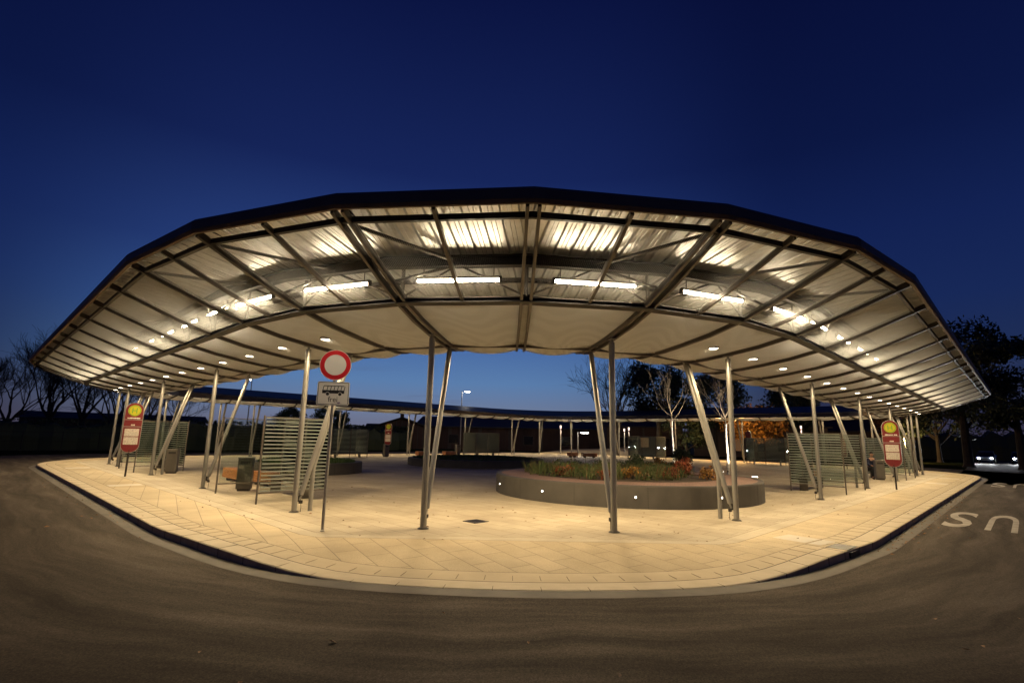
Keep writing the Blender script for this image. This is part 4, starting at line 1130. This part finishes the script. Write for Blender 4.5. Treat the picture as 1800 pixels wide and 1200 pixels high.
    m = MB(); m.bevbox(bc + UZ*.13 + fwd*.13, fwd*.03, sd*.12, UZ*.12, .025); m.build('front_pocket', bagm, bo)
    m = MB(); m.tube([bc + UZ*.43 - sd*.05, bc + UZ*.48, bc + UZ*.43 + sd*.05], .010, 6); m.build('handle', bagm, bo)
person()

# ------------------------------------------------------------------ beyond the platform
# hedge and fence on the left
def hedge(p0, p1, h, d, label, seed, n=2600):
    q = random.Random(seed); o = MB(); L = (p1-p0).length; u = (p1-p0).normalized(); w_ = V((-u.y, u.x, 0))
    k = int(L/.9); rings = []
    for i in range(k+1):
        c = p0.lerp(p1, i/k); hh = h*q.uniform(.82, 1.06); dd = d*q.uniform(.85, 1.1)
        rings.append([c - w_*dd, c - w_*dd*1.05 + UZ*hh*.5, c - w_*dd*.7 + UZ*hh*.93, c + UZ*hh, c + w_*dd*.7 + UZ*hh*.9, c + w_*dd])
    o.loop(rings, closed=False)
    for i in range(n):
        c = p0.lerp(p1, q.random()) + w_*q.uniform(-d, d)*.9 + UZ*(h*q.uniform(.75, 1.10)); s = q.uniform(.08, .22)
        a = V((q.gauss(0, 1), q.gauss(0, 1), q.gauss(0, 1))).normalized(); b = a.cross(V((q.gauss(0, 1), q.gauss(0, 1), q.gauss(0, 1)))).normalized()
        o.add([c - a*s, c + b*s*.5, c + a*s, c - b*s*.5], [(0, 1, 2, 3)])
    return tag(o.build('hedge', M['leaf']), label, 'hedge')
hedge(V((-62, 26, -.19)), V((-40, 52, -.19)), 2.5, 1.1, 'long dark hedge left of the platform behind the fence', 3)
hedge(V((-40, 52, -.19)), V((-16, 74, -.19)), 2.9, 1.2, 'long dark hedge behind the left shelters', 4)
hedge(V((-24, 76, -.19)), V((-15, 80, -.19)), 3.0, 1.4, 'dark bushes between the hedge and the gabled house', 5, 1500)
def fence(p0, p1, h, label):
    o = empty('wire_fence', p0, label, 'fence'); L = (p1-p0).length; k = int(L/2.5); u = (p1-p0).normalized()
    for i in range(k+1):
        m = MB(); c = p0.lerp(p1, i/k); m.tube([c, c + UZ*h], .03, 6); m.build('fence_post', M['steel_dark'], o)
    m = MB()
    for z in (.15, h*.5, h-.05): m.box((p0+p1)/2 + UZ*z, u*L/2, V((-u.y, u.x, 0))*.006, UZ*.012)
    n_ = int(L/.14)
    for i in range(n_): m.box(p0.lerp(p1, (i+.5)/n_) + UZ*h/2, u*.004, V((-u.y, u.x, 0))*.004, UZ*h/2)
    m.build('wire_panel', M['steel_dark'], o)
fence(V((-58, 25, -.19)), V((-36, 51, -.19)), 1.7, 'dark wire fence in front of the left hedge')
hedge(V((48, 92, -.19)), V((74, 86, -.19)), 4.2, 2.0, 'dark hedge behind the cars on the right', 8, 3000)
hedge(V((74, 86, -.19)), V((120, 62, -.19)), 4.6, 2.0, 'dark hedge beyond the right edge trees', 9, 3000)
hedge(V((30, 88, -.19)), V((48, 92, -.19)), 3.4, 1.6, 'dark hedge behind the amber street lamp', 10, 2000)
# buildings
def house(c, w_, d, h, rh, yaw, label, wm='wall_brown', gable=True, wins=(), name='house'):
    """wins: (side offset, z, width, height, material)"""
    u = V((math.cos(yaw), math.sin(yaw), 0)); n = V((u.y, -u.x, 0))      # n faces the camera for yaw ~ 0
    o = empty(name, c, label, 'building')
    m = MB(); m.box(c + UZ*h/2, u*w_/2, n*d/2, UZ*h/2)
    if gable: m.add([c + u*w_/2*s + n*d/2*q + UZ*h for s in (-1, 1) for q in (-1, 1)] + [c - u*w_/2 + UZ*(h+rh), c + u*w_/2 + UZ*(h+rh)], [(0, 1, 4), (2, 5, 3)])
    m.build('wall', M[wm], o)
    m = MB(); ov = .5
    for q in (-1, 1):
        a = c - u*(w_/2+ov) + n*(d/2+ov)*q + UZ*(h-.12); b = c + u*(w_/2+ov) + n*(d/2+ov)*q + UZ*(h-.12); e0 = c - u*(w_/2+ov) + UZ*(h+rh+.1); e1 = c + u*(w_/2+ov) + UZ*(h+rh+.1)
        m.add([a, b, e1, e0, a + UZ*.2, b + UZ*.2, e1 + UZ*.2, e0 + UZ*.2], [(0, 1, 2, 3), (4, 5, 6, 7), (0, 1, 5, 4), (0, 3, 7, 4), (1, 2, 6, 5)])
    r_ = m.build('roof', M['roof_dark'], o)
    m = MB(); p = c + u*w_*.22 + UZ*(h+rh+.3); m.box(p, u*.3, n*.3, UZ*.6); m.build('chimney', M['wall_brown'], r_)
    for x, z, ww, hh, mm in wins:
        p = c + u*x + n*(d/2+.01) + UZ*z
        m = MB(); m.box(p, u*ww/2, n*.03, UZ*hh/2); wd = m.build('window', M['wall_pale'], o)
        m = MB(); m.box(p + n*.025, u*(ww/2-.08), n*.012, UZ*(hh/2-.08)); m.build('pane', M[mm], wd)
    return o
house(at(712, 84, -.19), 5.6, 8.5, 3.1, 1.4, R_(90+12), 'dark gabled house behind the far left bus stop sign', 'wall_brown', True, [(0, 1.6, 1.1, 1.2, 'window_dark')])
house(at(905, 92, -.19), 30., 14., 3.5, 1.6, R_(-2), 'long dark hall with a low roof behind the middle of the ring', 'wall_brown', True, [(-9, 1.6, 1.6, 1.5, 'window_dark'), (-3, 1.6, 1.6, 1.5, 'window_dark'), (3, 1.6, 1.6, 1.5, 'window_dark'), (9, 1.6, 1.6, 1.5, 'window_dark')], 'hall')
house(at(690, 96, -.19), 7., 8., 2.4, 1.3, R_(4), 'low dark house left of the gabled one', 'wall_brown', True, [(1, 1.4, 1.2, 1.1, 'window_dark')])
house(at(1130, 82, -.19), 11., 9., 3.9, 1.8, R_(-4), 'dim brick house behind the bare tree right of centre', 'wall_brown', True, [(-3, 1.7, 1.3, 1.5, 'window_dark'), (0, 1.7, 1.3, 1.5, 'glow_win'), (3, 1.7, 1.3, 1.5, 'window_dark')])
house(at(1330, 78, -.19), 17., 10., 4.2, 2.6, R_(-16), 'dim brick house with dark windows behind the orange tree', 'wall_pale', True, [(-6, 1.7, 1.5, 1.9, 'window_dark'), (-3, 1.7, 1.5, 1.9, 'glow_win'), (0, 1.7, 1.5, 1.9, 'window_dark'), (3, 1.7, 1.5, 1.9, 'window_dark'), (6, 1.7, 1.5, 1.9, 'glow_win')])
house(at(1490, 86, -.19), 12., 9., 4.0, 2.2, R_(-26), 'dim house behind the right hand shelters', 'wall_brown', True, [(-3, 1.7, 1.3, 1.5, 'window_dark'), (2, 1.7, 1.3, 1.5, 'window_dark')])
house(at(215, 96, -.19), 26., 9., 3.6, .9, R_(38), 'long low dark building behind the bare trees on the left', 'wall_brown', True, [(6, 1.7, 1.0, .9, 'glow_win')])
# ramp with a low wall in the back
mb = MB(); a_ = at(930, 66, -.19); b_ = at(1135, 66, -.19)
mb.add([a_, b_, b_ + V((0, 8, .9)), a_ + V((6, 8, .55))], [(0, 1, 2, 3)])
tag(mb.build('path', M['pave_out']), kind='structure')
def street_lamp(c, h, label, mode='arm', yaw=0., energy=120, col=(1, .93, .82), lens='white_lamp', size=1.):
    o = empty('street_lamp', c, label, 'street lamp', 'street lamps beyond the platform')
    u = V((math.cos(yaw), math.sin(yaw), 0)); w_ = V((-u.y, u.x, 0))
    m = MB(); m.tube([c, c + UZ*h*.3, c + UZ*h], [.09, .075, .05], 8); m.build('pole', M['pole'], o)
    if mode == 'arm':
        m = MB(); m.tube([c + UZ*(h-.1), c + UZ*h + u*.35], .035, 6); m.build('arm', M['pole'], o)
        p = c + u*.75 + UZ*h
        m = MB(); m.bevbox(p, u*.42*size, w_*.17*size, UZ*.06, .04); hd = m.build('lamp_head', M['steel_dark'], o)
        m = MB(); m.bevbox(p - UZ*.085, u*.36*size, w_*.15*size, UZ*.035, .02); m.build('lens', M[lens], o)
    else:
        p = c + UZ*(h+.28)
        m = MB(); m.lathe([(.0, -.20), (.075, -.18), (.10, .16), (.0, .18)], p, 12); m.build('lens', M[lens], o)
        m = MB(); m.lathe([(.16, .17), (.0, .27)], p, 12); m.build('lamp_cap', M['steel_dark'], o)
        p = p - UZ*.3 + V((0, -.4, 0))
    ld = bpy.data.lights.new('lamp_light', 'POINT'); ld.energy = energy; ld.color = col; ld.shadow_soft_size = .15
    lo = bpy.data.objects.new('lamp_light', ld); COL.objects.link(lo); lo.location = p - UZ*.2; adopt(lo, o)
street_lamp(at(816, 74, -.19), 8.3, 'tall lit street lamp rising above the far side of the ring', 'arm', 0., 260)
street_lamp(at(440, 66, -.19), 8.6, 'tall dark street lamp seen above the left end of the far ring', 'arm', 2.6, 60)
street_lamp(at(1022, 58, -.19), 2.75, 'lit lamp with wide oval head below the far ring', 'arm', 0., 160, size=1.1)
street_lamp(at(992, 64, -.19), 3.1, 'slim post lamp with a glowing pink top right of centre', 'post', 0, 60, (1, .75, .6), 'pink_lamp')
street_lamp(at(1104, 70, -.19), 3.0, 'left one of a pair of lantern lamps right of centre', 'post', 0, 70, (1, .8, .6), 'pink_lamp')
street_lamp(at(1112, 66, -.19), 3.1, 'right one of a pair of lantern lamps right of centre', 'post', 0, 70, (1, .8, .6), 'pink_lamp')
street_lamp(at(1416, 62, -.19), 3.6, 'lantern lamp above the right hand striped shelter', 'post', 0, 70, (1, .75, .6), 'pink_lamp')
street_lamp(at(1293, 52, -.19), 3.4, 'sodium lamp behind the second white trunk lighting the orange tree', 'post', 0, 850, (1, .52, .16), 'warm_lamp')
street_lamp(at(1597, 66, -.19), 2.5, 'bright yellow street lamp behind the right end posts', 'post', 0, 700, (1, .6, .22), 'warm_lamp')
street_lamp(at(1650, 90, -.19), 2.7, 'small amber street lamp right of the right end posts', 'post', 0, 300, (1, .5, .15), 'warm_lamp')
street_lamp(at(150, 80, -.19), .9, 'tiny lit lamp in the dark hedge on the left', 'post', 0, 20)
# cars with their headlights on
def car(c, yaw, label, glow):
    u = V((math.cos(yaw), math.sin(yaw), 0)); w_ = V((-u.y, u.x, 0))
    o = empty('parked_car' if glow < 1 else 'car', c, label, 'car', 'cars with lit headlights on the road')
    prof = [(2.1, .35), (2.15, .6), (2.0, .78), (1.05, .95), (.35, 1.42), (-1.0, 1.46), (-1.75, 1.05), (-2.1, .98), (-2.15, .4)]
    m = MB()
    rings = []
    for y, s in ((-.86, .96), (-.80, 1.), (.80, 1.), (.86, .96)):
        rings.append([c + u*x*s + w_*(y*(1 if z < 1 else .84)) + UZ*(z) for x, z in prof])
    m.loop(rings, closed=False); m.build('body', M['carpaint'], o)
    m = MB(); m.add([c + u*x + w_*y*.62 + UZ*z for x, z in ((1.02, .99), (.40, 1.38)) for y in (-1, 1)], [(0, 1, 3, 2)]); g = m.v
    m = MB(); m.box(c + u*.74 + UZ*1.19, (u*.30 - UZ*.21), w_*.60, (u*.006+UZ*.009)); m.build('windscreen', M['window_dark'], o)
    for x in (1.35, -1.35):
        for y in (-.80, .80):
            m = MB(); p = c + u*x + w_*y + UZ*.32
            m.tube([p - w_*.1, p + w_*.1], .32, 18); wh = m.build('wheel', M['rubber'], o)
            m = MB(); m.tube([p - w_*.11, p + w_*.11], .19, 12); m.build('rim', M['pole'], wh)
    for y in (-.60, .60):
        m = MB(); p = c + u*2.13 + w_*y + UZ*.66; m.lathe([(0, -.09), (.09, -.05), (.11, 0), (.09, .05), (0, .09)], p, 12); m.build('headlight', M['head'], o)
        ld = bpy.data.lights.new('headlight_beam', 'SPOT'); ld.energy = 1500*glow; ld.color = (.93, .96, 1.); ld.spot_size = R_(24); ld.spot_blend = .7; ld.shadow_soft_size = .08
        lo = bpy.data.objects.new('headlight_beam', ld); COL.objects.link(lo); lo.location = p + u*.12
        lo.rotation_euler = (u*1. - UZ*.045).to_track_quat('-Z', 'Y').to_euler(); adopt(lo, o)
c1 = P(-9.4, 72, RZ); c2 = P(-14.0, 70, RZ)
car(P(-8.4, 78, RZ), math.atan2(-UR.y, -UR.x)-.03, 'dark car with white headlights farther from the edge of the photo', .8)
car(P(-11.5, 80, RZ), math.atan2(-UR.y, -UR.x)+.03, 'car with glaring headlights at the right edge of the photo', 1.)
